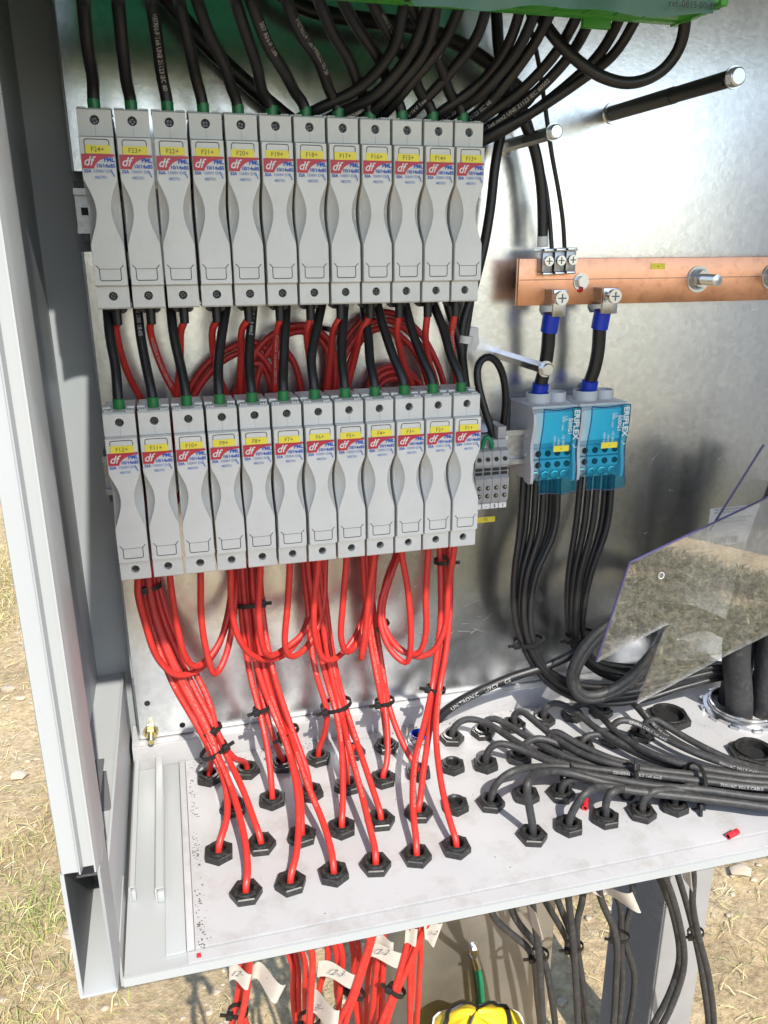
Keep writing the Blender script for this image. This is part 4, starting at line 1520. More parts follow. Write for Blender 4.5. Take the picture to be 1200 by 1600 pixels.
# ------------------------------------------------------------------ cable ties
def cable_tie(u, v, y, du, dv, hw, label, hside=1, depth=0.75, width=0.0042, group='black cable ties', m='tie'):
    c = PY(u, v, y)
    d = (PY(u + du, v + dv, y) - c).normalized()
    view = (CAM - c).normalized()
    side = d.cross(view).normalized()
    view = side.cross(d).normalized()
    a = hw * (c - CAM).dot(CW) / FPX
    b = max(a * depth, 0.0046)
    t = thing('cable_tie', label, 'cable tie', group, c)
    mb = MB()
    n = 28
    vs, fs = [], []
    for k in range(n):
        q = 2 * PI * k / n
        for (ro, h) in ((0.0, -width / 2), (0.0013, -width / 2), (0.0013, width / 2), (0.0, width / 2)):
            vs.append(side * ((a + ro) * math.cos(q)) + view * ((b + ro) * math.sin(q)) + d * h)
    for k in range(n):
        for j in range(4):
            fs.append((k * 4 + j, k * 4 + (j + 1) % 4, ((k + 1) % n) * 4 + (j + 1) % 4, ((k + 1) % n) * 4 + j))
    mb.add(vs, fs)
    mb.build('band', MT[m], t)
    hb = MB().box(-0.0032, 0.0032, -0.0028, 0.0028, -0.0032, 0.0032, 0.0006)
    ang = R(35) if hside > 0 else R(145)
    pos = side * (a * 0.92 * math.cos(ang) * 1.12) + view * (b * math.sin(ang) + 0.0022)
    rot = Matrix((side, view, d)).transposed().to_4x4()
    hb.xf(Matrix.Translation(pos) @ rot)
    hb.build('tie_head', MT[m], t)
    tl = MB().box(0.0, 0.0065, -0.0006, 0.0006, -0.0018, 0.0018)
    tl.xf(Matrix.Translation(pos + side * (0.0025 * hside)) @ rot @ Matrix.Rotation(0.0 if hside > 0 else PI, 4, 'Z'))
    tl.build('tie_tail', MT[m], t)


cable_tie(237, 916, -0.03, 25, 100, 14, 'black cable tie on the leftmost red bundle just below F12+', 1)
cable_tie(334, 1172, -0.078, 30, 50, 21, 'black cable tie on the leftmost red bundle low above the tray', -1)
cable_tie(337, 1136, -0.070, 30, 60, 8, 'small black cable tie on one red cable of the leftmost bundle', 1)
cable_tie(390, 940, -0.035, 5, 50, 23, 'black cable tie on the second red bundle just below F9+', -1)
cable_tie(409, 1106, -0.064, 14, 50, 12, 'black cable tie on two red cables of the second bundle', 1)
cable_tie(450, 1143, -0.071, 20, 45, 16, 'black cable tie on the second red bundle near the tray', 1)
cable_tie(525, 1101, -0.058, 10, 40, 23, 'black cable tie on the middle red bundle above the tray', 1)
cable_tie(601, 1095, -0.052, 6, 40, 14, 'black cable tie on the fourth red bundle above the tray', 1)
cable_tie(598, 975, -0.03, 20, 40, 9, 'black cable tie where the right red loops gather behind', 1)
cable_tie(681, 1076, -0.064, -8, 40, 14, 'black cable tie on the rightmost red bundle above the tray', 1)
cable_tie(693, 876, -0.035, 2, 40, 14, 'black cable tie on the rightmost red bundle under F1+', -1)
cable_tie(372, 1580, -0.19, -6, 40, 14, 'black cable tie on the leftmost red bundle hanging below the tray', 1)
cable_tie(483, 1592, -0.18, 0, 40, 16, 'black cable tie on the red bundle below the tray behind the 3-3 tag', 1)
cable_tie(556, 1550, -0.18, -20, 40, 14, 'black cable tie on slanting red cables below the tray beside the 12-3-1 tag', 1)
cable_tie(620, 1547, -0.20, -20, 40, 13, 'black cable tie on the rightmost red cables below the tray', 1)
cable_tie(335, 574, -0.014, 40, -22, 10, 'black cable tie on the red coil behind the left middle cables', 1)
cable_tie(515, 515, -0.014, 10, -40, 10, 'black cable tie on the red coil behind the middle cables', 1)

# ================================================================== GREEN TERMINAL STRIP (top)
sz, sy0, sy1 = 0.0712, -0.205, -0.148
sx1 = 0.4290
gs = thing('terminal_strip', 'bright green plastic terminal strip across the top of the cabinet', 'terminal strip', loc=(0.2, -0.17, sz))
mb = MB().prism([(sy0, sz + 0.001), (sy0 + 0.002, sz), (sy1 - 0.012, sz), (sy1 - 0.011, sz + 0.003), (sy1 - 0.008, sz + 0.003), (sy1 - 0.007, sz - 0.0005), (sy1, sz - 0.0005), (sy1, sz + 0.035), (sy0, sz + 0.035)], 'x', -0.03, sx1)
child(mb, 'housing', MT['greenplastic'], gs)
child(MB().box(sx1 + 0.0001, sx1 + 0.006, sy0 - 0.002, sy1 + 0.002, sz - 0.0015, sz + 0.037, 0.0008), 'end_plate', MT['greenplastic'], gs)
for k in range(18):
    xx = -0.02 + 0.0245 * k
    child(MB().box(xx, xx + 0.0008, sy0 - 0.0002, sy1 - 0.0125, sz - 0.0008, sz + 0.0006), 'rib', MT['greenplastic'], gs)
child(MB().box(0.355, 0.378, sy1 - 0.001, sy1 + 0.004, sz - 0.006, sz + 0.02, 0.0008), 'latch', MT['greenplastic'], gs)
# green film taped over the front
fx0, fx1 = -0.028, PY(1112, 0, -0.215).x
nx = 90
vs, fs = [], []
top = ROOFZ - 0.002
for i in range(nx + 1):
    x = fx0 + (fx1 - fx0) * i / nx
    u = i / nx
    zb = PY(690 + 425 * max(0.0, (x - 0.20) / (fx1 - 0.20)), (10 + 14 * (x - 0.20) / (fx1 - 0.20)) if x > 0.20 else -6, -0.215).z + 0.0012 * math.sin(u * 19) + 0.0008 * math.sin(u * 47)
    for j in range(7):
        z = zb + (top - zb) * j / 6
        y = -0.215 + 0.0025 * math.sin(u * 23 + j) * (1 - j / 6) + 0.001 * math.sin(u * 61 + j * 2)
        vs.append((x, y, z))
for i in range(nx):
    for j in range(6):
        a = i * 7 + j
        fs.append((a, a + 1, a + 8, a + 7))
n0 = len(vs)
vs += [(x, y + 0.0004, z) for (x, y, z) in vs]
fs += [tuple(reversed([k + n0 for k in f])) for f in fs]
fm = thing('plastic_film', 'crumpled translucent green plastic film over the terminal strip', 'film', loc=(fx0, -0.215, 0.06))
child(MB().add(vs, fs), 'film_sheet', MT['film'], fm, 60)
mb = MB()
text_on(mb, 'ref. 0815 00 400', 0.006, PY(1085, 8, -0.219).x, -0.2195, PY(1085, 8, -0.219).z, bold=0.0)
child(mb, 'printed_text', MT['ink'], fm)
p = PY(1117, 0, -0.20)
mb = MB().tube(spline([p + Vector((-0.006, 0, 0.004)), p, p + Vector((0.004, 0, 0.006)), p + Vector((0.006, 0.002, 0.012))], 0.002), 0.0032, 8)
tag(mb.build('red_tag', MT['redbit'], None), 'red plastic scrap at the right end of the green film', 'scrap')

# ================================================================== COPPER BAR
YB = -0.034
bx0 = PY(810, 440, YB).x
bz1, bz0 = PY(810, 404, YB).z, PY(810, 478, YB).z
bar = thing('copper_busbar', 'flat copper busbar bolted across the right of the plate', 'busbar', loc=(bx0, YB, bz0))
child(MB().box(bx0, XR - 0.08, YB, YB + 0.006, bz0, bz1, 0.0005), 'bar', MT['copper'], bar)
child(MB().box(bx0 + 0.0006, XR - 0.08, YB - 0.0003, YB - 0.0001, bz0 + 0.0235, bz0 + 0.0240), 'scribed_line', MT['blockdark'], bar)
child(MB().box(0.70, 0.73, YB + 0.0061, -0.0003, bz0 + 0.008, bz1 - 0.008), 'spacer', MT['blockdark'], bar)
child(MB().box(0.385, 0.40, YB + 0.0061, -0.0003, bz0 + 0.012, bz1 - 0.012), 'spacer', MT['blockdark'], bar)
p = PY(1028, 416, YB - 0.0002)
child(MB().box(p.x - 0.008, p.x + 0.008, YB - 0.0005, YB - 0.0002, p.z - 0.0028, p.z + 0.0028), 'yellow_sticker', MT['yellow'], bar)
child(MB().box(p.x - 0.0012, p.x + 0.0012, YB - 0.0007, YB - 0.00055, p.z - 0.0003, p.z + 0.0003), 'printed_mark', MT['inkgrey'], bar)


def bar_bolt(u, v, r, proj, label, paint=False):
    p = PY(u, v, YB)
    t = thing('busbar_bolt', label, 'bolt', 'bolts through the copper busbar', p)
    child(MB().cyl((p.x, YB - 0.0016, p.z), (p.x, YB - 0.0001, p.z), r * 1.45, n=28), 'washer', MT['steel'], t)
    if proj:
        child(MB().cyl((p.x, YB - 0.0028, p.z), (p.x, YB - 0.0017, p.z), r * 1.15, n=24), 'spring_washer', MT['steel_dull'], t)
        child(MB().cyl((p.x, YB - 0.0095, p.z), (p.x, YB - 0.0029, p.z), r, n=6, phase=0.3), 'nut', MT['steel'], t)
        mb = MB()
        k = 0
        prof = []
        L = 0.0
        while L < proj:
            prof += [(r * 0.46, L), (r * 0.60, L + 0.0007)]
            L += 0.0014
        mb.lathe((p.x, YB - 0.0096, p.z), (0, -1, 0), prof + [(0.0001, L)], 16)
        child(mb, 'threaded_end', MT['steel'], t)
    else:
        hd = MB().cyl((p.x, YB - 0.0065, p.z), (p.x, YB - 0.0017, p.z), r, n=6, phase=0.3)
        child(hd, 'bolt_head', MT['steel'], t)
    if paint:
        child(MB().lathe((p.x, YB - 0.0001, p.z - r * 1.25), (0, -1, 0), [(0.0035, 0), (0.0030, 0.0014), (0.0012, 0.0022), (0.0001, 0.0024)], 12), 'red_lacquer_drop', MT['redpaint'], t)


bar_bolt(1090, 436, 0.0090, 0.022, 'big bolt with long threaded end through the copper busbar')
bar_bolt(1206, 432, 0.0090, 0.022, 'bolt on the copper busbar cut by the right picture edge')
bar_bolt(907, 440, 0.0056, 0, 'small hexagon bolt with red lacquer drop on the copper busbar', True)


def clamp(u0, v0, u1, v1, label, screw_px):
    """V-clamp that saddles the lower edge of the bar: back cheek, front block and a long screw"""
    yf = YB - 0.020
    a = PY(u0, v0, yf)
    b = PY(u1, v1, yf)
    t = thing('cable_clamp', label, 'clamp', 'steel cable clamps under the copper busbar', (a.x, yf, b.z))
    child(MB().box(a.x, b.x, yf, yf + 0.0045, b.z, a.z, 0.0006), 'front_cheek', MT['steel'], t)
    child(MB().box(a.x + 0.0002, b.x - 0.0002, yf + 0.0046, YB - 0.0005, a.z - 0.0030, a.z - 0.0002), 'bridge', MT['steel_dull'], t)
    mb = MB().prism([(a.x - 0.001, a.z - 0.004), (b.x, a.z - 0.004), (b.x, b.z - 0.0005), (a.x + 0.002, b.z - 0.0005), (a.x - 0.001, b.z + 0.004)], 'y', YB + 0.0062, YB + 0.0075)
    child(mb, 'back_cheek', MT['steel_dull'], t)
    child(MB().box(a.x + 0.0003, a.x + 0.0018, yf + 0.0046, YB - 0.0003, b.z + 0.010, a.z - 0.0032), 'side_web', MT['steel_dull'], t)
    s = PY(screw_px[0], screw_px[1], yf - 0.014)
    c0 = Vector((s.x, yf - 0.0001, s.z))
    child(MB().cyl(c0 + Vector((0, -0.010, 0)), c0, 0.0034, n=14), 'screw_shank', MT['steel'], t)
    hd = MB().cyl(c0 + Vector((0, -0.0150, 0)), c0 + Vector((0, -0.0101, 0)), 0.0064, n=24)
    h = child(hd, 'screw_head', MT['steel'], t)
    cr = MB().box(s.x - 0.004, s.x + 0.004, c0.y - 0.0152, c0.y - 0.01505, s.z - 0.0006, s.z + 0.0006).box(s.x - 0.0006, s.x + 0.0006, c0.y - 0.01525, c0.y - 0.0151, s.z - 0.004, s.z + 0.004)
    child(cr, 'cross_slot', MT['blockdark'], h)


clamp(866, 453, 884, 495, 'steel clamp under the left end of the copper busbar, above the left blue sleeve', (878, 466))
clamp(944, 450, 964, 490, 'steel clamp under the copper busbar, above the right blue sleeve', (961, 463))
# three small clamps side by side on the upper edge
for k, (u, v) in enumerate(((856, 408), (875, 407), (893, 406))):
    yf = YB - 0.012
    c = PY(u, v, yf)
    t = thing('small_clamp', 'small steel screw clamp on the upper bar edge, %s' % ('left of three', 'middle of three', 'right of three')[k], 'clamp', 'small clamps on the copper busbar', c)
    child(MB().box(c.x - 0.0052, c.x + 0.0050, yf + 0.0005, YB - 0.0004, c.z - 0.010, c.z + 0.008, 0.0008), 'clamp_body', MT['steel_dull'], t)
    child(MB().box(c.x - 0.0050, c.x + 0.0048, yf - 0.002, YB + 0.009, c.z + 0.0082, c.z + 0.0110, 0.0006), 'upper_jaw', MT['steel'], t)
    child(MB().box(c.x - 0.0050, c.x + 0.0048, yf - 0.002, YB - 0.0004, c.z - 0.0128, c.z - 0.0102, 0.0006), 'lower_jaw', MT['steel'], t)
    h = child(MB().cyl((c.x, yf - 0.0035, c.z), (c.x, yf + 0.0004, c.z), 0.0045, n=20), 'screw_head', MT['steel'], t)
    child(MB().box(c.x - 0.003, c.x + 0.003, yf - 0.0037, yf - 0.00355, c.z - 0.0005, c.z + 0.0005).box(c.x - 0.0005, c.x + 0.0005, yf - 0.00375, yf - 0.0036, c.z - 0.003, c.z + 0.003), 'cross_slot', MT['blockdark'], h)

# short thick cables from the bar clamps to the blocks, with blue sleeves at both ends
for k, (px, nm) in enumerate(((([(862, 490), (858, 515), (856, 545), (850, 580), (843, 606), (840, 628)]), 'left'), (([(942, 485), (937, 510), (935, 545), (928, 580), (920, 600), (917, 624)]), 'right'))):
    pts = lift(px, YB - 0.010, -0.030, 1.0)
    o, path = cable('black_cable', pts, 0.0066, 'black', 'short thick black cable with blue sleeves, %s one under the copper busbar' % nm, 'cables from the busbar to the blocks', n=16)
    sleeve(o, pts[0] + Vector((0, 0, 0.000)), pts[0] + (pts[1] - pts[0]) * 1.15, 0.0082, 'bluesleeve', 'blue_sleeve', 18)
    sleeve(o, pts[-1].lerp(pts[-2], 0.30), pts[-2].lerp(pts[-3], 0.30), 0.0083, 'bluesleeve', 'blue_sleeve', 18)

# ================================================================== DISTRIBUTION BLOCKS
def dist_block(x0, x1, z0, z1, yf, label):
    t = thing('distribution_block', label, 'distribution block', 'grey distribution blocks with blue covers', (x0, yf, z0))
    W = x1 - x0
    # side cheeks with a wavy front edge
    for xa, xb in ((x0, x0 + 0.0032), (x1 - 0.0032, x1)):
        pts = [(-0.004, z1), (yf + 0.003, z1), (yf, z1 - 0.002)]
        for k in range(14):
            q = k / 13
            zz = z1 - 0.004 - (z1 - z0 - 0.006) * q
            pts.append((yf - 0.0015 - 0.0022 * math.sin(q * PI * 2.6 + 0.6), zz))
        pts += [(yf + 0.001, z0), (-0.004, z0 + 0.006)]
        child(MB().prism(pts, 'x', xa, xb), 'cheek', MT['block'], t)
    child(MB().box(x0 + 0.0033, x1 - 0.0033, yf + 0.006, -0.004, z0 + 0.002, z1 - 0.001), 'core', MT['block'], t)
    child(MB().box(x0 - 0.0004, x1 + 0.0004, yf + 0.0005, -0.003, z1 + 0.0001, z1 + 0.003, 0.0008), 'top_plate', MT['block'], t)
    for k, (cx, rr) in enumerate(((x0 + W * 0.35, 0.0125), (x0 + W * 0.76, 0.0095))):
        mb = MB().lathe((cx, yf * 0.5 - 0.003, z1 + 0.003), (0, 0, 1), [(rr, 0), (rr, 0.0085), (rr * 0.95, 0.0095), (rr * 0.84, 0.0090), (rr * 0.82, 0.0004)], 28)
        child(mb, 'cable_inlet', MT['block'], t)
        child(MB().cyl((cx, yf * 0.5 - 0.003, z1 + 0.0031), (cx, yf * 0.5 - 0.003, z1 + 0.0036), rr * 0.82, n=24), 'inlet_bore', MT['blockdark'], t)
    ear = [(x0 + W * 0.55, z1)] + arc(x0 + W * 0.62, z1 + 0.011, 0.004, 180, 90) + arc(x0 + W * 0.80, z1 + 0.011, 0.004, 90, 0) + [(x0 + W * 0.87, z1)]
    e = child(MB().prism(ear, 'y', -0.0065, -0.0035), 'fixing_ear', MT['block'], t)
    child(MB().cyl((x0 + W * 0.72, -0.0068, z1 + 0.0105), (x0 + W * 0.72, -0.0066, z1 + 0.0105), 0.0028, n=16), 'screw_hole', MT['hole'], e)
    for k, zz in enumerate((0.62, 0.36)):
        child(MB().box(x0 - 0.0012, x0 - 0.0001, yf + 0.010, -0.008, z0 + (z1 - z0) * zz, z0 + (z1 - z0) * zz + 0.003), 'side_rib', MT['block'], t)
    # terminals behind the cover: two rows of screws and a row of wire openings
    hgt = z1 - z0
    child(MB().box(x0 + 0.0040, x1 - 0.0040, yf + 0.0028, yf + 0.0058, z0 + hgt * 0.54, z1 - 0.004), 'label_field', MT['whitelabel'], t)
    for r_, q in enumerate((0.40, 0.25)):
        child(MB().box(x0 + 0.0040, x1 - 0.0040, yf + 0.003 - 0.001 * r_, yf + 0.0058, z0 + hgt * (q - 0.065), z0 + hgt * (q + 0.065)), 'terminal_step', MT['block'], t)
        for c in range(4):
            cx = x0 + W * (0.20 + 0.215 * c)
            child(MB().cyl((cx, yf + 0.0021 - 0.001 * r_, z0 + hgt * q), (cx, yf + 0.0029 - 0.001 * r_, z0 + hgt * q), 0.0032, n=16), 'terminal_screw', MT['hole'], t)
    for c in range(4):
        cx = x0 + W * (0.16 + 0.215 * c)
        mb = MB().lathe((cx, yf + 0.0052, z0 + hgt * 0.10), (0, -1, 0), [(0.0046, 0), (0.0046, 0.003), (0.0034, 0.0032), (0.0030, 0.0005)], 18)
        child(mb, 'wire_opening', MT['steel'], t)
    # blue cover, a bent clear shell with wavy lower lip
    cx0, cx1 = x0 + W * 0.17, x1 - 0.0012
    nz, nx_ = 22, 8
    vs, fs = [], []
    for j in range(nz + 1):
        q = j / nz
        for i in range(nx_ + 1):
            p = i / nx_
            x = cx0 + (cx1 - cx0) * p - 0.0018 * q * (1 - p)
            z = z1 + 0.001 - (hgt + 0.009) * q + (0.0012 * math.sin(p * PI * 2.2 + 0.4) if j == nz else 0) + (0.0010 * math.sin(p * PI * 2 + 2.4) if j == 0 else 0)
            y = yf - 0.0065 - 0.0018 * math.sin(q * PI * 2.6 + 0.6) - (0.003 * q if q > 0.9 else 0)
            vs.append((x, y, z))
    for j in range(nz):
        for i in range(nx_):
            a = j * (nx_ + 1) + i
            fs.append((a, a + 1, a + nx_ + 2, a + nx_ + 1))
    n0 = len(vs)
    allv = vs + [(x, y + 0.0012, z) for (x, y, z) in vs]
    allf = fs + [tuple(k + n0 for k in reversed(f)) for f in fs]
    cv = child(MB().add(allv, allf), 'blue_cover', MT['bluecover'], t, 40)
    # darker rims where the shell folds back
    def rimline(idx):
        return [Vector(vs[k]) for k in idx]
    left = rimline([j * (nx_ + 1) for j in range(nz + 1)])
    right = rimline([j * (nx_ + 1) + nx_ for j in range(nz + 1)])
    bot = rimline([nz * (nx_ + 1) + i for i in range(nx_ + 1)])
    topl = rimline([i for i in range(nx_ + 1)])
    for line in (left, right, bot, topl):
        child(MB().tube(line, 0.0006, 6), 'cover_rim', MT['bluecover_edge'], cv)
    # print on the cover
    yp = yf - 0.0092
    zc = z0 + hgt * 0.60
    sp = MB()
    ex, ey = Vector((0, 0, -1)), Vector((1, 0, 0))
    text_frame(sp, 'ERIFLEX', 0.0085, Vector((x1 - 0.0060, yp, z1 - 0.0150)), ex, ey, bold=0.0002)
    text_frame(sp, '500G1', 0.0062, Vector((x1 - 0.0125, yp, z1 - 0.0165)), ex, ey, bold=0.00010)
    text_frame(sp, 'UL', 0.0050, Vector((x1 - 0.0175, yp, z1 - 0.0085)), ex, ey)
    text_frame(sp, '1000V 160A', 0.0030, Vector((x1 - 0.0205, yp, z1 - 0.0125)), ex, ey)
    text_frame(sp, 'CE 400A', 0.0036, Vector((x1 - 0.0190, yp, z1 - 0.0310)), ex, ey)
    text_frame(sp, '1500V', 0.0032, Vector((x1 - 0.0240, yp, z1 - 0.0315)), ex, ey)
    text_frame(sp, '690V 500A', 0.0032, Vector((x1 - 0.0285, yp, z1 - 0.0320)), ex, ey)
    strip(sp, [(x1 - 0.0085, z1 - 0.0345), (x1 - 0.0060, z1 - 0.0385), (x1 - 0.0040, z1 - 0.0375)], 0.0006, yp)
    child(sp, 'printed_text', MT['whitelabel'], cv)
    zt_ = z0 + hgt * 0.50
    yl = yp - 0.0006
    ys = child(MB().box(x0 + W * 0.40, x0 + W * 0.74, yl - 0.0004, yl, zt_ - 0.0030, zt_ + 0.0030), 'yellow_sticker', MT['yellow'], t)
    child(MB().box(x0 + W * 0.56, x0 + W * 0.575, yl - 0.0006, yl - 0.00045, zt_ - 0.0004, zt_ + 0.0004), 'printed_mark', MT['inkgrey'], ys)


dist_block(0.3765, 0.4255, -0.3165, -0.2405, -0.056, 'left grey distribution block with clear blue cover')
dist_block(0.4275, 0.4800, -0.3165, -0.2405, -0.056, 'right grey distribution block with clear blue cover')

# cables below the blocks
g = 'black cables bundled below the distribution blocks'
B1 = [(826, 760), (838, 762), (850, 762), (862, 760), (818, 758), (872, 758)]
for k, (u, v) in enumerate(B1):
    d = (u - 845)
    yk = -0.034 - 0.006 * (k % 3)
    px = [(u, v - 12), (u - 6 + d * 0.0, 830), (820 + d * 0.62, 900), (816 + d * 0.45, 960), (823 + d * 0.35, 1000), (838 + d * 0.3, 1035 + d * 0.05), (868 + d * 0.3, 1065 - d * 0.2), (920, 1085 - d * 0.45), (990, 1083 - d * 0.5), (1070, 1062 - d * 0.4), (1140, 1050 - d * 0.3), (1190, 1070)]
    o, path = cable('black_cable', lift(px, yk, -0.075 - 0.004 * (k % 3), 1.0), 0.0036, 'black', 'black cable, %s from the left under the left distribution block' % ordinal(sorted(q[0] for q in B1).index(u)), g)
B2 = [(908, 752), (921, 753), (934, 752), (947, 750), (957, 748)]
for k, (u, v) in enumerate(B2):
    d = (u - 932)
    yk = -0.034 - 0.006 * (k % 3)
    px = [(u, v - 12), (u - 8, 820), (905 + d * 0.7, 900), (899 + d * 0.5, 960), (902 + d * 0.42, 1000), (918 + d * 0.35, 1030), (950, 1048 - d * 0.4), (1010, 1055 - d * 0.5), (1080, 1046 - d * 0.4), (1140, 1040), (1195, 1060)]
    o, path = cable('black_cable', lift(px, yk, -0.060 - 0.004 * (k % 3), 1.0), 0.0036, 'black', 'black cable, %s from the left under the right distribution block' % ordinal(k), g)
cable_tie(826, 1001, -0.055, 4, 40, 23, 'black cable tie round the cables of the left distribution block', 1)
cable_tie(906, 992, -0.052, 6, 40, 22, 'black cable tie round the cables of the right distribution block', 1)
for k, off in enumerate((0, 9)):
    px = [(1150, 1000), (1080, 965), (1020, 950), (980, 958), (945 - off, 985), (915 - off, 1020), (897 - off * 0.6, 1060), (908, 1084 + off * 0.7), (935, 1086 + off * 0.6), (975, 1066 + off), (1015, 1025 + off), (1050, 985 + off), (1090, 970 + off), (1150, 990)]
    cable('black_cable', lift(px, -0.075, -0.095), 0.0052, 'blackmatte', ('outer' if k else 'inner') + ' thick black cable bent in a hairpin behind the clear sheet', None, n=12)

# lettered data cable from the blue gland
px = [(652, 1175), (668, 1140), (700, 1108), (740, 1084), (800, 1058), (850, 1042), (890, 1024), (925, 998), (955, 972), (990, 950), (1040, 945), (1100, 960), (1160, 990)]
pts = lift(px, -0.045, -0.085)
pts = [Vector((gpos(3, 6).x, gpos(3, 6).y, ZF - 0.03)), Vector((gpos(3, 6).x, gpos(3, 6).y, ZF + 0.005))] + pts[1:]
o, path = cable('data_cable', pts, 0.0052, 'black', 'black data cable lettered UNITRONIC rising from the blue gland', None, n=12)
cable_text(path, 0.0052, 'UNITRONIC    LiYCY    CE', 0.085, 0.0062, o)
p = gpos(3, 6)
bgd = thing('blue_gland', 'metal gland with blue seal behind the red cables', 'gland', loc=p)
child(MB().lathe(p, (0, 0, 1), [(0.0125, 0.0001), (0.0125, 0.004), (0.0110, 0.0045), (0.0110, 0.0100), (0.0098, 0.0105), (0.0098, 0.001)], 28), 'gland_ring', MT['steel'], bgd)
child(MB().lathe(p, (0, 0, 1), [(0.0097, 0.002), (0.0097, 0.0115), (0.0085, 0.0118), (0.0070, 0.003), (0.0002, 0.002)], 24), 'blue_seal', MT['bluesleeve'], bgd)

# ================================================================== BLACK GLANDS AND BUNDLE ON THE RIGHT
BG = {
    'r1': [(832, 1304), (889, 1289), (946, 1277), (1003, 1268), (1054, 1258)],
    'r2': [(767, 1253), (822, 1241), (877, 1239)],
    'r3': [(759, 1193), (811, 1182), (859, 1172), (909, 1164), (957, 1155), (1003, 1147)],
    'r4': [(706, 1152), (755, 1143), (803, 1132), (849, 1124), (895, 1116), (939, 1111)],
}
RN = {'r1': 'front row', 'r2': 'second row', 'r3': 'third row', 'r4': 'back row'}
GPT = {}
for rn, L in BG.items():
    for k, (u, v) in enumerate(L):
        p = PZ(u, v, ZF + 0.004)
        p.z = ZF
        GPT[(rn, k)] = p
        gland(p, 'black gland nut of a dark cable, %s, %s from left' % (RN[rn], ordinal(k)), 'gland nuts of the black cables')
BC = {
    ('r1', 0): [(826, 1255), (824, 1225), (842, 1208), (880, 1206), (960, 1228), (1060, 1248), (1150, 1264), (1230, 1272)],
    ('r1', 1): [(898, 1262), (914, 1240), (940, 1232), (1000, 1244), (1090, 1258), (1160, 1270), (1230, 1280)],
    ('r1', 2): [(946, 1252), (955, 1238), (985, 1238), (1060, 1250), (1140, 1262), (1230, 1276)],
    ('r1', 3): [(1004, 1250), (1016, 1238), (1060, 1240), (1130, 1252), (1230, 1266)],
    ('r1', 4): [(1056, 1242), (1070, 1230), (1110, 1236), (1230, 1256)],
    ('r2', 0): [(774, 1226), (797, 1207), (845, 1198), (900, 1199), (980, 1214), (1090, 1229), (1230, 1244)],
    ('r2', 1): [(822, 1220), (835, 1208), (870, 1204), (930, 1212), (1010, 1228), (1100, 1240), (1230, 1258)],
    ('r2', 2): [(880, 1225), (892, 1216), (930, 1222), (1010, 1236), (1100, 1248), (1230, 1266)],
    ('r3', 0): [(762, 1172), (778, 1161), (812, 1170), (865, 1192), (920, 1203), (1000, 1213), (1100, 1224), (1230, 1238)],
    ('r3', 1): [(818, 1163), (838, 1153), (875, 1163), (930, 1188), (1000, 1204), (1100, 1218), (1230, 1230)],
    ('r3', 2): [(855, 1150), (866, 1142), (895, 1158), (950, 1184), (1020, 1202), (1110, 1214), (1230, 1226)],
    ('r3', 3): [(916, 1150), (938, 1147), (968, 1164), (1015, 1186), (1090, 1205), (1230, 1220)],
    ('r3', 4): [(955, 1137), (968, 1125), (995, 1130), (1035, 1152), (1100, 1182), (1165, 1202), (1230, 1212)],
    ('r3', 5): [(1006, 1130), (1020, 1122), (1050, 1140), (1100, 1168), (1160, 1194), (1230, 1206)],
    ('r4', 0): [(710, 1134), (730, 1123), (760, 1130), (805, 1158), (855, 1186), (910, 1199), (1000, 1209), (1100, 1221), (1230, 1234)],
    ('r4', 1): [(754, 1129), (768, 1121), (790, 1131), (835, 1158), (890, 1184), (960, 1200), (1060, 1212), (1230, 1228)],
    ('r4', 2): [(801, 1117), (812, 1110), (832, 1124), (865, 1151), (910, 1178), (970, 1196), (1080, 1210), (1230, 1224)],
    ('r4', 3): [(851, 1105), (868, 1097), (892, 1108), (935, 1140), (985, 1168), (1050, 1194), (1130, 1206), (1230, 1218)],
    ('r4', 4): [(900, 1102), (918, 1100), (938, 1118), (970, 1150), (1020, 1178), (1080, 1198), (1230, 1214)],
    ('r4', 5): [(943, 1096), (965, 1085), (988, 1098), (1022, 1134), (1070, 1166), (1130, 1190), (1180, 1202), (1230, 1210)],
}
UNDERB = {
    ('r1', 0): [(832, 1415), (842, 1490), (846, 1560), (848, 1630)], ('r2', 0): [(768, 1425), (830, 1490), (840, 1560), (845, 1630)],
    ('r2', 1): [(798, 1415), (846, 1490), (862, 1560), (868, 1630)], ('r1', 1): [(888, 1400), (896, 1478), (901, 1560), (903, 1630)],
    ('r3', 0): [(853, 1410), (890, 1478), (908, 1560), (914, 1630)], ('r3', 1): [(871, 1405), (898, 1478), (912, 1560), (918, 1630)],
    ('r2', 2): [(911, 1393), (902, 1440), (902, 1478), (914, 1560), (920, 1630)], ('r1', 2): [(938, 1400), (962, 1463), (962, 1540), (955, 1630)],
    ('r3', 2): [(966, 1405), (970, 1463), (972, 1540), (962, 1630)], ('r3', 3): [(988, 1378), (976, 1463), (991, 1525), (982, 1600), (970, 1640)],
    ('r3', 4): [(1028, 1366), (1053, 1435), (1061, 1500), (1046, 1552), (1020, 1602), (1000, 1640)], ('r1', 3): [(1036, 1364), (1060, 1435), (1069, 1505), (1054, 1560), (1030, 1610), (1010, 1640)],
    ('r3', 5): [(1060, 1370), (1084, 1457), (1098, 1530), (1106, 1630)], ('r1', 4): [(1083, 1362), (1082, 1410), (1090, 1457), (1108, 1530), (1114, 1630)],
}
g = 'dark cables bending right from their glands into the bundle'
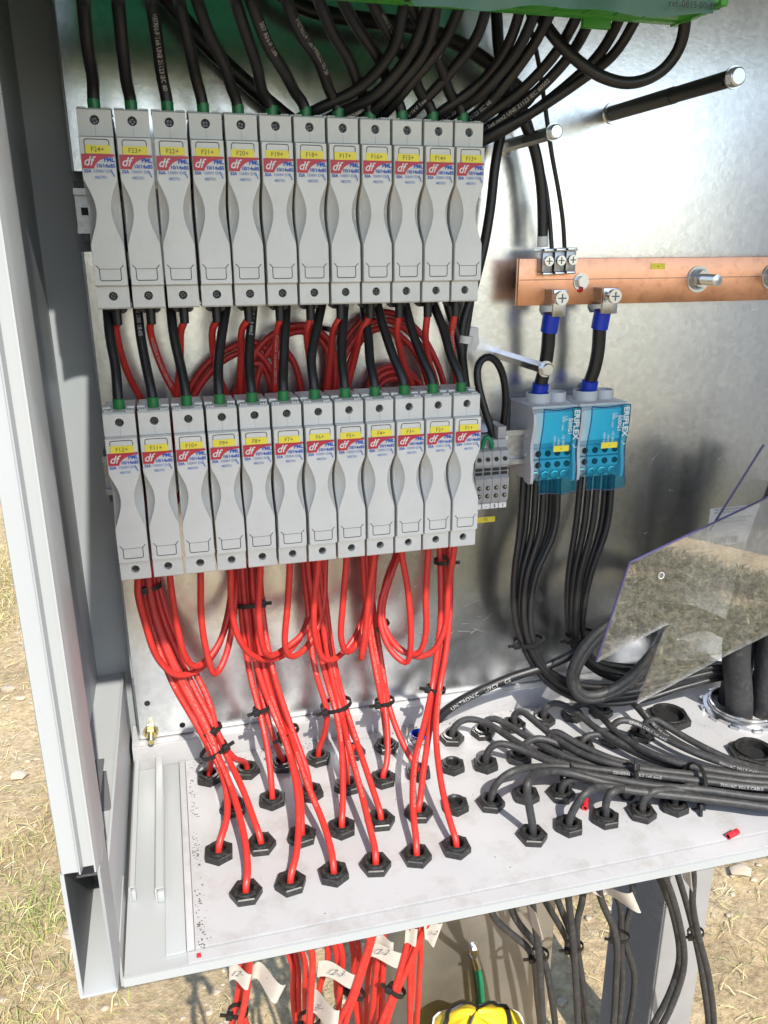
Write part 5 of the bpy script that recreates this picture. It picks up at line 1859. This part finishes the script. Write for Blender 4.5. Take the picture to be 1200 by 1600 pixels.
for key, px in BC.items():
    gp = GPT[key]
    n = len(px)
    rowi = {'r1': 0, 'r2': 1, 'r3': 2, 'r4': 3}[key[0]]
    pts = []
    if key in UNDERB:
        und = [PY(u, v, gp.y * 0.4 - 0.10) for (u, v) in UNDERB[key]]
        e_ = und[-1]
        pts += [Vector((e_.x + 0.01, e_.y + 0.08, GZ - 0.03)), Vector((e_.x, e_.y + 0.02, GZ + 0.08))] + list(reversed(und))
    else:
        pts += [gp + Vector((0.004, 0.0, -0.16)), gp + Vector((0.002, 0.0, -0.10))]
    pts += [gp + Vector((0, 0, -0.035)), gp + Vector((0, 0, 0.010))]
    h1 = 0.0
    hend = 0.010 + 0.0045 * ((key[1] * 2 + rowi) % 4)
    for i, (u, v) in enumerate(px):
        if i < 2:
            q = PY(u, v, gp.y - 0.002 * i)
            h1 = max(h1, q.z - ZF)
        else:
            if u > 930 and v > 1222:
                v = 1222 + (v - 1222) * 0.7
            s = (i - 1) / (n - 2)
            h = h1 + (hend - h1) * min(1.0, s * 1.5) ** 0.8
            q = PZ(u, v, ZF + max(0.006, h))
        pts.append(q)
    pts.append(pts[-1] + Vector((0.14, 0.01, 0.002)))
    pts.append(pts[-1] + Vector((0.20, 0.06, 0.03)))
    o, path = cable('dark_cable', pts, 0.0037, 'blackmatte', 'dark cable from the %s gland of the %s of dark nuts' % (ordinal(key[1]), RN[key[0]]), g, n=10)
    if key in (('r3', 4), ('r4', 5), ('r4', 0), ('r3', 1), ('r2', 0)):
        L = sum((path[i] - path[i - 1]).length for i in range(1, len(path)))
        cable_text(path, 0.0037, 'GENERAL CABLE 1x6 mm2', L - 0.16 - 0.355, 0.0040, o)
        cable_text(path, 0.0037, '750V/AC 3G1.5 CABLE', L - 0.06 - 0.355, 0.0040, o)
cable_tie(886, 1208, -0.158, 40, 8, 17, 'black cable tie on the right bundle, the leftmost of three', 1)
cable_tie(981, 1221, -0.186, 40, 7, 27, 'black cable tie on the right bundle, the middle of three', -1)
cable_tie(1083, 1228, -0.209, 40, 6, 34, 'black cable tie on the right bundle, the rightmost of three', 1)
cable_tie(842, 1491, -0.17, 4, 40, 14, 'black cable tie on the leftmost dark bundle below the tray', 1)
cable_tie(897, 1478, -0.17, 4, 40, 13, 'black cable tie on the second dark bundle below the tray', 1)
cable_tie(969, 1463, -0.16, 0, 40, 13, 'black cable tie on the third dark bundle below the tray', 1)
cable_tie(1087, 1457, -0.16, 8, 40, 11, 'black cable tie on the rightmost dark bundle below the tray', 1)

# large empty glands and the metal conduit ring at the right
for (u, v, lab) in ((1045, 1116, 'large empty black gland nut below the clear sheet'), (1178, 1172, 'large empty black gland nut at the right picture edge')):
    p = PZ(u, v, ZF + 0.008)
    p.z = ZF
    t = thing('large_gland_nut', lab, 'gland nut', 'large empty gland nuts', p)
    child(gland_mesh(0.0250, 0.0085, 0.0165).xf(Matrix.Translation(p) @ Matrix.Rotation(0.25, 4, 'Z')), 'gland_body', MT['nylon'], t)
    child(MB().cyl(p + Vector((0, 0, 0.0002)), p + Vector((0, 0, 0.0012)), 0.0164, n=24), 'gland_bore', MT['hole'], t)
p = PZ(1162, 1100, ZF + 0.008)
p.z = ZF
t = thing('conduit_ring', 'toothed zinc conduit ring round the thick black cables', 'conduit ring', loc=p)
child(MB().lathe(p, (0, 0, 1), [(0.044, 0.0002), (0.044, 0.004), (0.040, 0.0045), (0.0395, 0.0075), (0.0385, 0.008), (0.0385, 0.0105), (0.0370, 0.011), (0.0360, 0.0105), (0.0355, 0.0005)], 48), 'ring', MT['steel'], t)
for k in range(12):
    a = 2 * PI * k / 12 + 0.2
    q = MB().box(0.0430, 0.0480, -0.0050, 0.0050, 0.0003, 0.0040, 0.0005)
    q.xf(Matrix.Translation(p) @ Matrix.Rotation(a, 4, 'Z'))
    child(q, 'tooth', MT['steel'], t)
g = 'thick black supply cables at the right edge'
for k, (dx, dy, px) in enumerate(((-0.014, -0.010, [(1150, 1010), (1168, 930), (1190, 850), (1225, 760)]), (0.018, -0.012, [(1205, 1010), (1222, 930), (1250, 850), (1280, 780)]), (-0.002, 0.018, [(1170, 990), (1195, 900), (1225, 820), (1260, 740)]))):
    b = p + Vector((dx, dy, 0))
    pts = [b + Vector((0, 0, -0.12)), b + Vector((0, 0, -0.05)), b + Vector((0, 0, 0.01))] + [PY(u, v, b.y - 0.004 * i) for i, (u, v) in enumerate(px)]
    cable('thick_cable', pts, 0.0150, 'blackmatte', ('left', 'right', 'rear')[k] + ' thick black supply cable standing in the conduit ring', g, n=20, step=0.01)

# ================================================================== CLEAR PLASTIC SHEETS
def _unused():
    pass


def sheet(name, label, p0, nrm, px, thick, edges, m='plexi'):
    t = thing(name, label, 'plastic sheet', 'clear plastic sheets at the right', p0)
    P = [PP(u, v, p0, nrm) for (u, v) in px]
    n = len(P)
    off = nrm * thick
    mb = MB().add([q for q in P] + [q + off for q in P], [tuple(range(n)), tuple(range(2 * n - 1, n - 1, -1))] + [(i, i + n, (i + 1) % n + n, (i + 1) % n) for i in range(n)])
    child(mb, 'clear_panel', MT[m], t, 20)
    for i in edges:
        a, b = P[i] + off / 2, P[(i + 1) % n] + off / 2
        child(MB().tube([a, a.lerp(b, 0.5), b], thick * 0.42, 6), 'film_edge', MT['purple'], t)
    return P


nrm = Vector((-0.10, 1.0, -0.07)).normalized()
p0 = PY(985, 880, -0.150)
P = sheet('clear_sheet', 'notched clear plastic sheet with purple edges leaning at the right', p0, nrm,
          [(985, 880), (933, 1035), (1045, 975), (997, 1100), (1136, 1024), (1215, 985), (1290, 860), (1260, 748), (1200, 778)], 0.0028, (0, 8))
p1 = PY(1110, 830, -0.105)
sheet('clear_sheet', 'second clear plastic sheet standing behind the notched one', p1, nrm,
      [(1195, 695), (1110, 830), (985, 1082), (1000, 1078), (1260, 900), (1290, 640)], 0.0028, (0,), 'plexi_clear')
sh = bpy.data.objects['clear_sheet']
child(MB().lathe(PP(1033, 899, p0, nrm) - nrm * 0.0006, nrm, [(0.0034, 0), (0.0029, 0.0001)], 20), 'hole_rim', MT['whitelabel'], sh)
child(MB().cyl(PP(1033, 899, p0, nrm) - nrm * 0.0004, PP(1033, 899, p0, nrm) - nrm * 0.0003, 0.0028, n=20), 'drilled_hole', MT['bracket_and_shade'], sh)

# ================================================================== SMALL TERMINAL BLOCK, LOOP WIRE, CLIP
yt = -0.085
tb = thing('terminal_block', 'small grey four pole terminal block beside fuse holder F1+', 'terminal block', loc=PY(775, 740, yt))
a = PY(751, 700, yt)
b = PY(797, 787, yt)
x0, x1, zt1, zt0 = a.x - 0.004, b.x - 0.002, a.z, b.z
for k in range(4):
    w = (x1 - x0) / 4
    xa = x0 + w * k
    prof = [(-0.045, zt1 + 0.004), (yt + 0.012, zt1 + 0.004), (yt + 0.010, zt1 - 0.003), (yt + 0.004, zt1 - 0.005), (yt + 0.002, zt1 - 0.018), (yt + 0.004, zt1 - 0.021), (yt + 0.004, zt1 - 0.028), (yt, zt1 - 0.031), (yt + 0.001, zt0 + 0.006), (yt + 0.004, zt0 + 0.001), (-0.045, zt0 + 0.001)]
    po = child(MB().prism(prof, 'x', xa + 0.0002, xa + w - 0.0002), 'terminal_pole', MT['terminal'], tb)
    cx = xa + w / 2
    for (zz, yy, m) in ((zt1 - 0.0125, yt + 0.0025, 'hole'), (zt0 + 0.0175, yt + 0.0002, 'screw'), (zt0 + 0.0095, yt + 0.0006, 'screw')):
        child(MB().cyl((cx, yy - 0.0008, zz), (cx, yy + 0.004, zz), 0.0021, n=14), 'screw_opening', MT['hole'], po)
        if m == 'screw':
            child(MB().cyl((cx + 0.0005, yy - 0.0010, zz + 0.0003), (cx + 0.0005, yy - 0.0009, zz + 0.0003), 0.0012, n=8), 'screw', MT['steel'], po)
    for zz in (zt1 - 0.0225, zt1 - 0.0265):
        child(MB().box(xa + 0.0010, xa + w - 0.0010, yt + 0.0030, yt + 0.006, zz - 0.0014, zz + 0.0014), 'test_opening', MT['hole'], po)
    mk = child(MB().box(xa + 0.0004, xa + w - 0.0006, yt + 0.0030, yt + 0.008, zt0 - 0.0042, zt0 + 0.0008), 'marker', MT['whitelabel'], po)
    if k:
        child(text_on(MB(), ('', '-', '2', '1')[k], 0.0038, cx, yt + 0.0028, zt0 - 0.0018, bold=0.0002), 'marker_text', MT['ink'], mk)
child(MB().box(x1 - 0.008, x1 + 0.0005, yt + 0.013, -0.045, zt1 + 0.0042, zt1 + 0.016, 0.0006), 'end_block', MT['terminal'], tb)
child(MB().box(x1 + 0.0003, x1 + 0.0055, yt + 0.020, -0.05, zt1 + 0.001, zt1 + 0.005, 0.0004), 'end_pin', MT['whitenylon'], tb)
child(MB().box(x1 + 0.0003, x1 + 0.0040, yt + 0.012, -0.05, zt1 - 0.031, zt1 - 0.026, 0.0004), 'end_pin', MT['whitenylon'], tb)
px = [(776, 698), (768, 672), (756, 635), (747, 600), (745, 575), (752, 560), (764, 556), (777, 566), (787, 590), (790, 630), (786, 665), (782, 700), (778, 740)]
cable('loop_wire', lift(px, -0.062, -0.028), 0.0036, 'black', 'black wire bent into a tall loop above the small terminal block', None)
o, _ = cable('green_wire', [PY(752, 702, -0.075), PY(760, 682, -0.080), PY(768, 690, -0.080), PY(766, 708, -0.072)], 0.0022, 'greenwire', 'green yellow earth wire stub behind fuse holder F1+', None, n=8, step=0.002)
p = PY(736, 530, -0.012)
t = thing('cable_clip', 'white nylon cable clip on the plate right of the middle cables', 'cable clip', loc=p)
mb = MB().prism([(p.x - 0.014, p.z + 0.010), (p.x + 0.007, p.z + 0.011), (p.x + 0.007, p.z + 0.006), (p.x + 0.0085, p.z - 0.004), (p.x + 0.004, p.z - 0.012), (p.x - 0.006, p.z - 0.010), (p.x - 0.014, p.z - 0.004)], 'y', -0.0135, -0.002)
child(mb, 'clip_body', MT['whitenylon'], t)
child(MB().lathe((p.x - 0.0095, -0.021, p.z + 0.001), (0.15, 0, 1), [(0.0066, -0.0035), (0.0072, -0.0035), (0.0072, 0.0035), (0.0066, 0.0035)], 24), 'clip_band', MT['whitenylon'], t)
child(MB().box(p.x - 0.016, p.x - 0.004, -0.0020, -0.0003, p.z - 0.030, p.z + 0.012, 0.0004), 'clip_foot', MT['whitenylon'], t)

# loose red cable sleeves on the tray
for (u, v, rot, lab) in ((1145, 1303, 0.25, 'short loose red sleeve lying on the tray front edge at the right'), (915, 1256, 1.0, 'short red sleeve lying among the dark gland nuts')):
    c = PZ(u, v, ZF + 0.003)
    d = Vector((math.cos(rot), math.sin(rot), 0.03)) * 0.0065
    t = thing('red_sleeve', lab, 'sleeve', None, c)
    child(MB().lathe(c - d, d, [(0.0016, 0.0001), (0.0029, 0.0), (0.0029, 0.013), (0.0022, 0.0132), (0.0019, 0.009)], 14), 'sleeve_tube', MT['redbit'], t)
c = PZ(311, 1494, ZF)
tag(MB().box(c.x - 0.0016, c.x + 0.0016, c.y - 0.0016, c.y + 0.0016, ZF, ZF + 0.0018, 0.0003).build('red_scrap', MT['redbit']), 'tiny pink red plastic scrap in the front left corner of the gland plate', 'scrap')

# ================================================================== PAPER TAGS BELOW THE TRAY
def paper_tag(px, y, label, txt, tu, tv, size, bend=0.004, skew=0.15):
    c = PY(sum(p[0] for p in px) / 4, sum(p[1] for p in px) / 4, y)
    t = thing('paper_tag', label, 'paper tag', 'handwritten paper tags on the hanging cables', c)
    n = 12
    vs, fs = [], []
    A, B, C_, D = [PY(u, v, y) for u, v in px]   # top-left, top-right, bottom-right, bottom-left
    for i in range(n + 1):
        s = i / n
        for j in range(4):
            q = j / 3
            p_ = (A.lerp(B, s)).lerp(D.lerp(C_, s), q)
            vs.append(p_ + Vector((0, bend * math.sin(s * PI * 1.7) - bend * s, 0)))
    for i in range(n):
        for j in range(3):
            a_ = i * 4 + j
            fs.append((a_, a_ + 1, a_ + 5, a_ + 4))
    m = len(vs)
    vs2 = vs + [v + Vector((0, 0.0003, 0)) for v in vs]
    fs2 = fs + [tuple(k + m for k in reversed(f)) for f in fs]
    child(MB().add(vs2, fs2), 'paper', MT['paper'], t, 60)
    if txt:
        ex = ((B - A) + (C_ - D)).normalized()
        ey = ex.cross(Vector((0, -1, 0))) * -1
        if ey.z < 0:
            ey = -ey
        o_ = PY(tu, tv, y - 0.0042)
        child(text_frame(MB(), txt, size, o_, ex, ey, shear=0.3), 'handwriting', MT['pencil'], t)


paper_tag([(498, 1502), (558, 1515), (556, 1538), (495, 1527)], -0.192, 'paper tag lettered 12-3-1 on the red cables below the tray', '12-3-1', 530, 1521, 0.0100)
paper_tag([(566, 1474), (629, 1480), (624, 1504), (565, 1496)], -0.192, 'paper tag lettered 12-2-1 near the right red cables below the tray', '12-2-1', 600, 1488, 0.0092)
paper_tag([(588, 1461), (612, 1463), (611, 1480), (583, 1476)], -0.188, 'folded end of paper above the 12-2-1 tag', None, 0, 0, 0)
paper_tag([(480, 1553), (525, 1555), (521, 1590), (478, 1592)], -0.196, 'curled paper tag lettered 3-3 at the bottom red cables', '3-3', 502, 1575, 0.0105, bend=0.009)
paper_tag([(358, 1509), (392, 1512), (386, 1536), (358, 1534)], -0.206, 'paper tag wrapped on the leftmost red cables below the tray', '12-1', 374, 1522, 0.0085)
paper_tag([(392, 1514), (442, 1512), (428, 1540), (390, 1538)], -0.203, 'translucent curled tag flag lettered 1-2 beside the leftmost red cables', '1-2', 424, 1526, 0.0085, bend=0.010)
paper_tag([(634, 1449), (651, 1447), (648, 1474), (632, 1475)], -0.205, 'white tape wrap on the left of the two rightmost red cables', None, 0, 0, 0, bend=0.002)
paper_tag([(662, 1446), (690, 1438), (676, 1476), (664, 1468)], -0.205, 'white tape wrap on the rightmost red cable below the tray', '1-2', 676, 1458, 0.0070, bend=0.002)
paper_tag([(918, 1390), (976, 1378), (990, 1410), (940, 1402)], -0.19, 'beige paper tag under the tray on the third dark bundle', '-3', 952, 1391, 0.0085, bend=0.008)
paper_tag([(822, 1413), (830, 1412), (842, 1455), (830, 1452)], -0.19, 'thin white paper strip on the leftmost dark bundle', None, 0, 0, 0, bend=0.006)
paper_tag([(1066, 1352), (1073, 1351), (1076, 1386), (1068, 1372)], -0.185, 'thin white paper strip on the rightmost dark bundle', None, 0, 0, 0, bend=0.004)

# ================================================================== SUPPORTS BELOW THE CABINET
def post(x0, x1, y0, y1, label, m, ribs=False):
    t = thing('support_post', label, 'support post', 'support posts below the cabinet', (x0, y0, GZ - 0.05))
    child(MB().box(x0, x1, y0, y1, GZ - 0.05, ZF - 0.03, 0.002), 'post_body', MT[m], t)
    if ribs:
        mb = MB()
        z = GZ
        while z < ZF - 0.04:
            mb.box(x0 - 0.0010, x0 - 0.0001, y0 + 0.003, y1 - 0.003, z, z + 0.0022)
            z += 0.0048
        o = child(mb, 'side_ribs', MT[m], t)
        o['kind'] = 'stuff'
    return t


a = PY(642, 1500, -0.03)
b = PY(862, 1500, -0.03)
post(a.x, b.x, -0.03, 0.10, 'wide dusty steel support post behind the hanging cables', 'concrete')
c = PY(1037, 1450, -0.06)
d = PY(1102, 1450, -0.06)
post(c.x, d.x, -0.06, 0.06, 'narrow grey support post with ribbed side at the right', 'post', True)

# earth lug on the wide post
p = PY(741, 1487, -0.0345)
t = thing('earth_lug', 'ring lug with green earth wire bolted to the wide post', 'cable lug', loc=p)
child(MB().lathe((p.x, -0.0302, p.z), (0, -1, 0), [(0.0085, 0), (0.0085, 0.0018), (0.0045, 0.0019)], 24), 'lug_ring', MT['steel'], t)
child(MB().cyl((p.x, -0.0375, p.z), (p.x, -0.0322, p.z), 0.0058, n=6), 'bolt_head', MT['steel'], t)
q0, q1 = Vector((p.x, -0.0335, p.z - 0.007)), PY(746, 1512, -0.0345)
child(MB().cyl(q0, q1, 0.0045, 0.0052, n=14), 'lug_barrel', MT['steel'], t)
q2 = PY(752, 1560, -0.0345)
child(MB().tube(spline([q1, PY(749, 1530, -0.0355), q2, PY(755, 1600, -0.036), PY(757, 1640, -0.036)], 0.004), 0.0052, 12, rfun=lambda s: 1.0 - 0.25 * s), 'green_wire', MT['greenwire'], t)
# yellow tool bag at the bottom
bc = PY(742, 1642, -0.12)
t = thing('tool_bag', 'yellow bag with black piping and white zip at the bottom edge', 'bag', loc=bc)
nu, nv = 40, 16
vs, fs = [], []
for j in range(nv + 1):
    q = j / nv
    for i in range(nu):
        a_ = 2 * PI * i / nu
        rx, ry = 0.088 * (1 - 0.35 * q ** 2.2), 0.050 * (1 - 0.30 * q ** 2)
        w = 1 + 0.05 * math.sin(a_ * 5 + q * 3) + 0.03 * math.sin(a_ * 9)
        vs.append(bc + Vector((rx * math.cos(a_) * w, ry * math.sin(a_) * w, (GZ + 0.02 - bc.z) + (0.032 - (GZ + 0.02 - bc.z)) * q + 0.004 * math.sin(a_ * 3 + 1) * q)))
for j in range(nv):
    for i in range(nu):
        fs.append((j * nu + i, j * nu + (i + 1) % nu, (j + 1) * nu + (i + 1) % nu, (j + 1) * nu + i))
# domed lid with folds
base = len(vs)
rim = vs[nv * nu:nv * nu + nu]
cz = sum((p_.z for p_ in rim)) / nu
for j in range(1, 7):
    q = j / 6
    for i in range(nu):
        p_ = rim[i]
        d_ = p_ - bc
        a_ = 2 * PI * i / nu
        vs.append(Vector((bc.x + d_.x * (1 - q * 0.97), bc.y + d_.y * (1 - q * 0.97), p_.z + 0.030 * math.sin(q * PI / 2) + 0.0035 * math.sin(a_ * 4 + 2 * q) * (1 - q) + 0.003 * math.sin(a_ * 7 + 5 * q) * q * (1 - q) * 3)))
for j in range(6):
    o_ = (nv + j) * nu
    for i in range(nu):
        fs.append((o_ + i, o_ + (i + 1) % nu, o_ + nu + (i + 1) % nu, o_ + nu + i))
fs.append(tuple((nv + 6) * nu + i for i in range(nu)))
fs.append(tuple(reversed(range(nu))))
for p_ in vs:
    p_.z -= 0.002
child(MB().add(vs, fs), 'bag_body', MT['yellowbag'], t, 70)
ring2 = [Vector(vs[(nv + 2) * nu + i]) + Vector((0, 0, 0.001)) for i in range(nu)] + [Vector(vs[(nv + 2) * nu]) + Vector((0, 0, 0.001))]
child(MB().tube(ring2, 0.0030, 8), 'black_piping', MT['boot'], t)
for ia in (8, 26):
    seam = [Vector(vs[(nv + j) * nu + ia]) + Vector((0, 0, 0.001)) for j in range(0, 6)]
    child(MB().tube(seam, 0.0016, 6), 'seam_piping', MT['boot'], t)
ringp = [Vector(vs[(nv - 2) * nu + i]) for i in range(nu)] + [Vector(vs[(nv - 2) * nu])]
child(MB().tube(ringp, 0.0035, 8), 'black_piping', MT['boot'], t)
ringz = [Vector(vs[nv * nu + i]) + Vector((0, 0, 0.001)) for i in range(nu)] + [Vector(vs[nv * nu]) + Vector((0, 0, 0.001))]
child(MB().tube(ringz, 0.0012, 8), 'zip', MT['whitenylon'], t)
child(MB().tube(spline([bc + Vector((0.03, -0.045, 0.02)), bc + Vector((0.06, -0.05, 0.005)), bc + Vector((0.10, -0.05, -0.02)), bc + Vector((0.14, -0.05, -0.06))], 0.006), 0.005, 10), 'strap', MT['boot'], t)
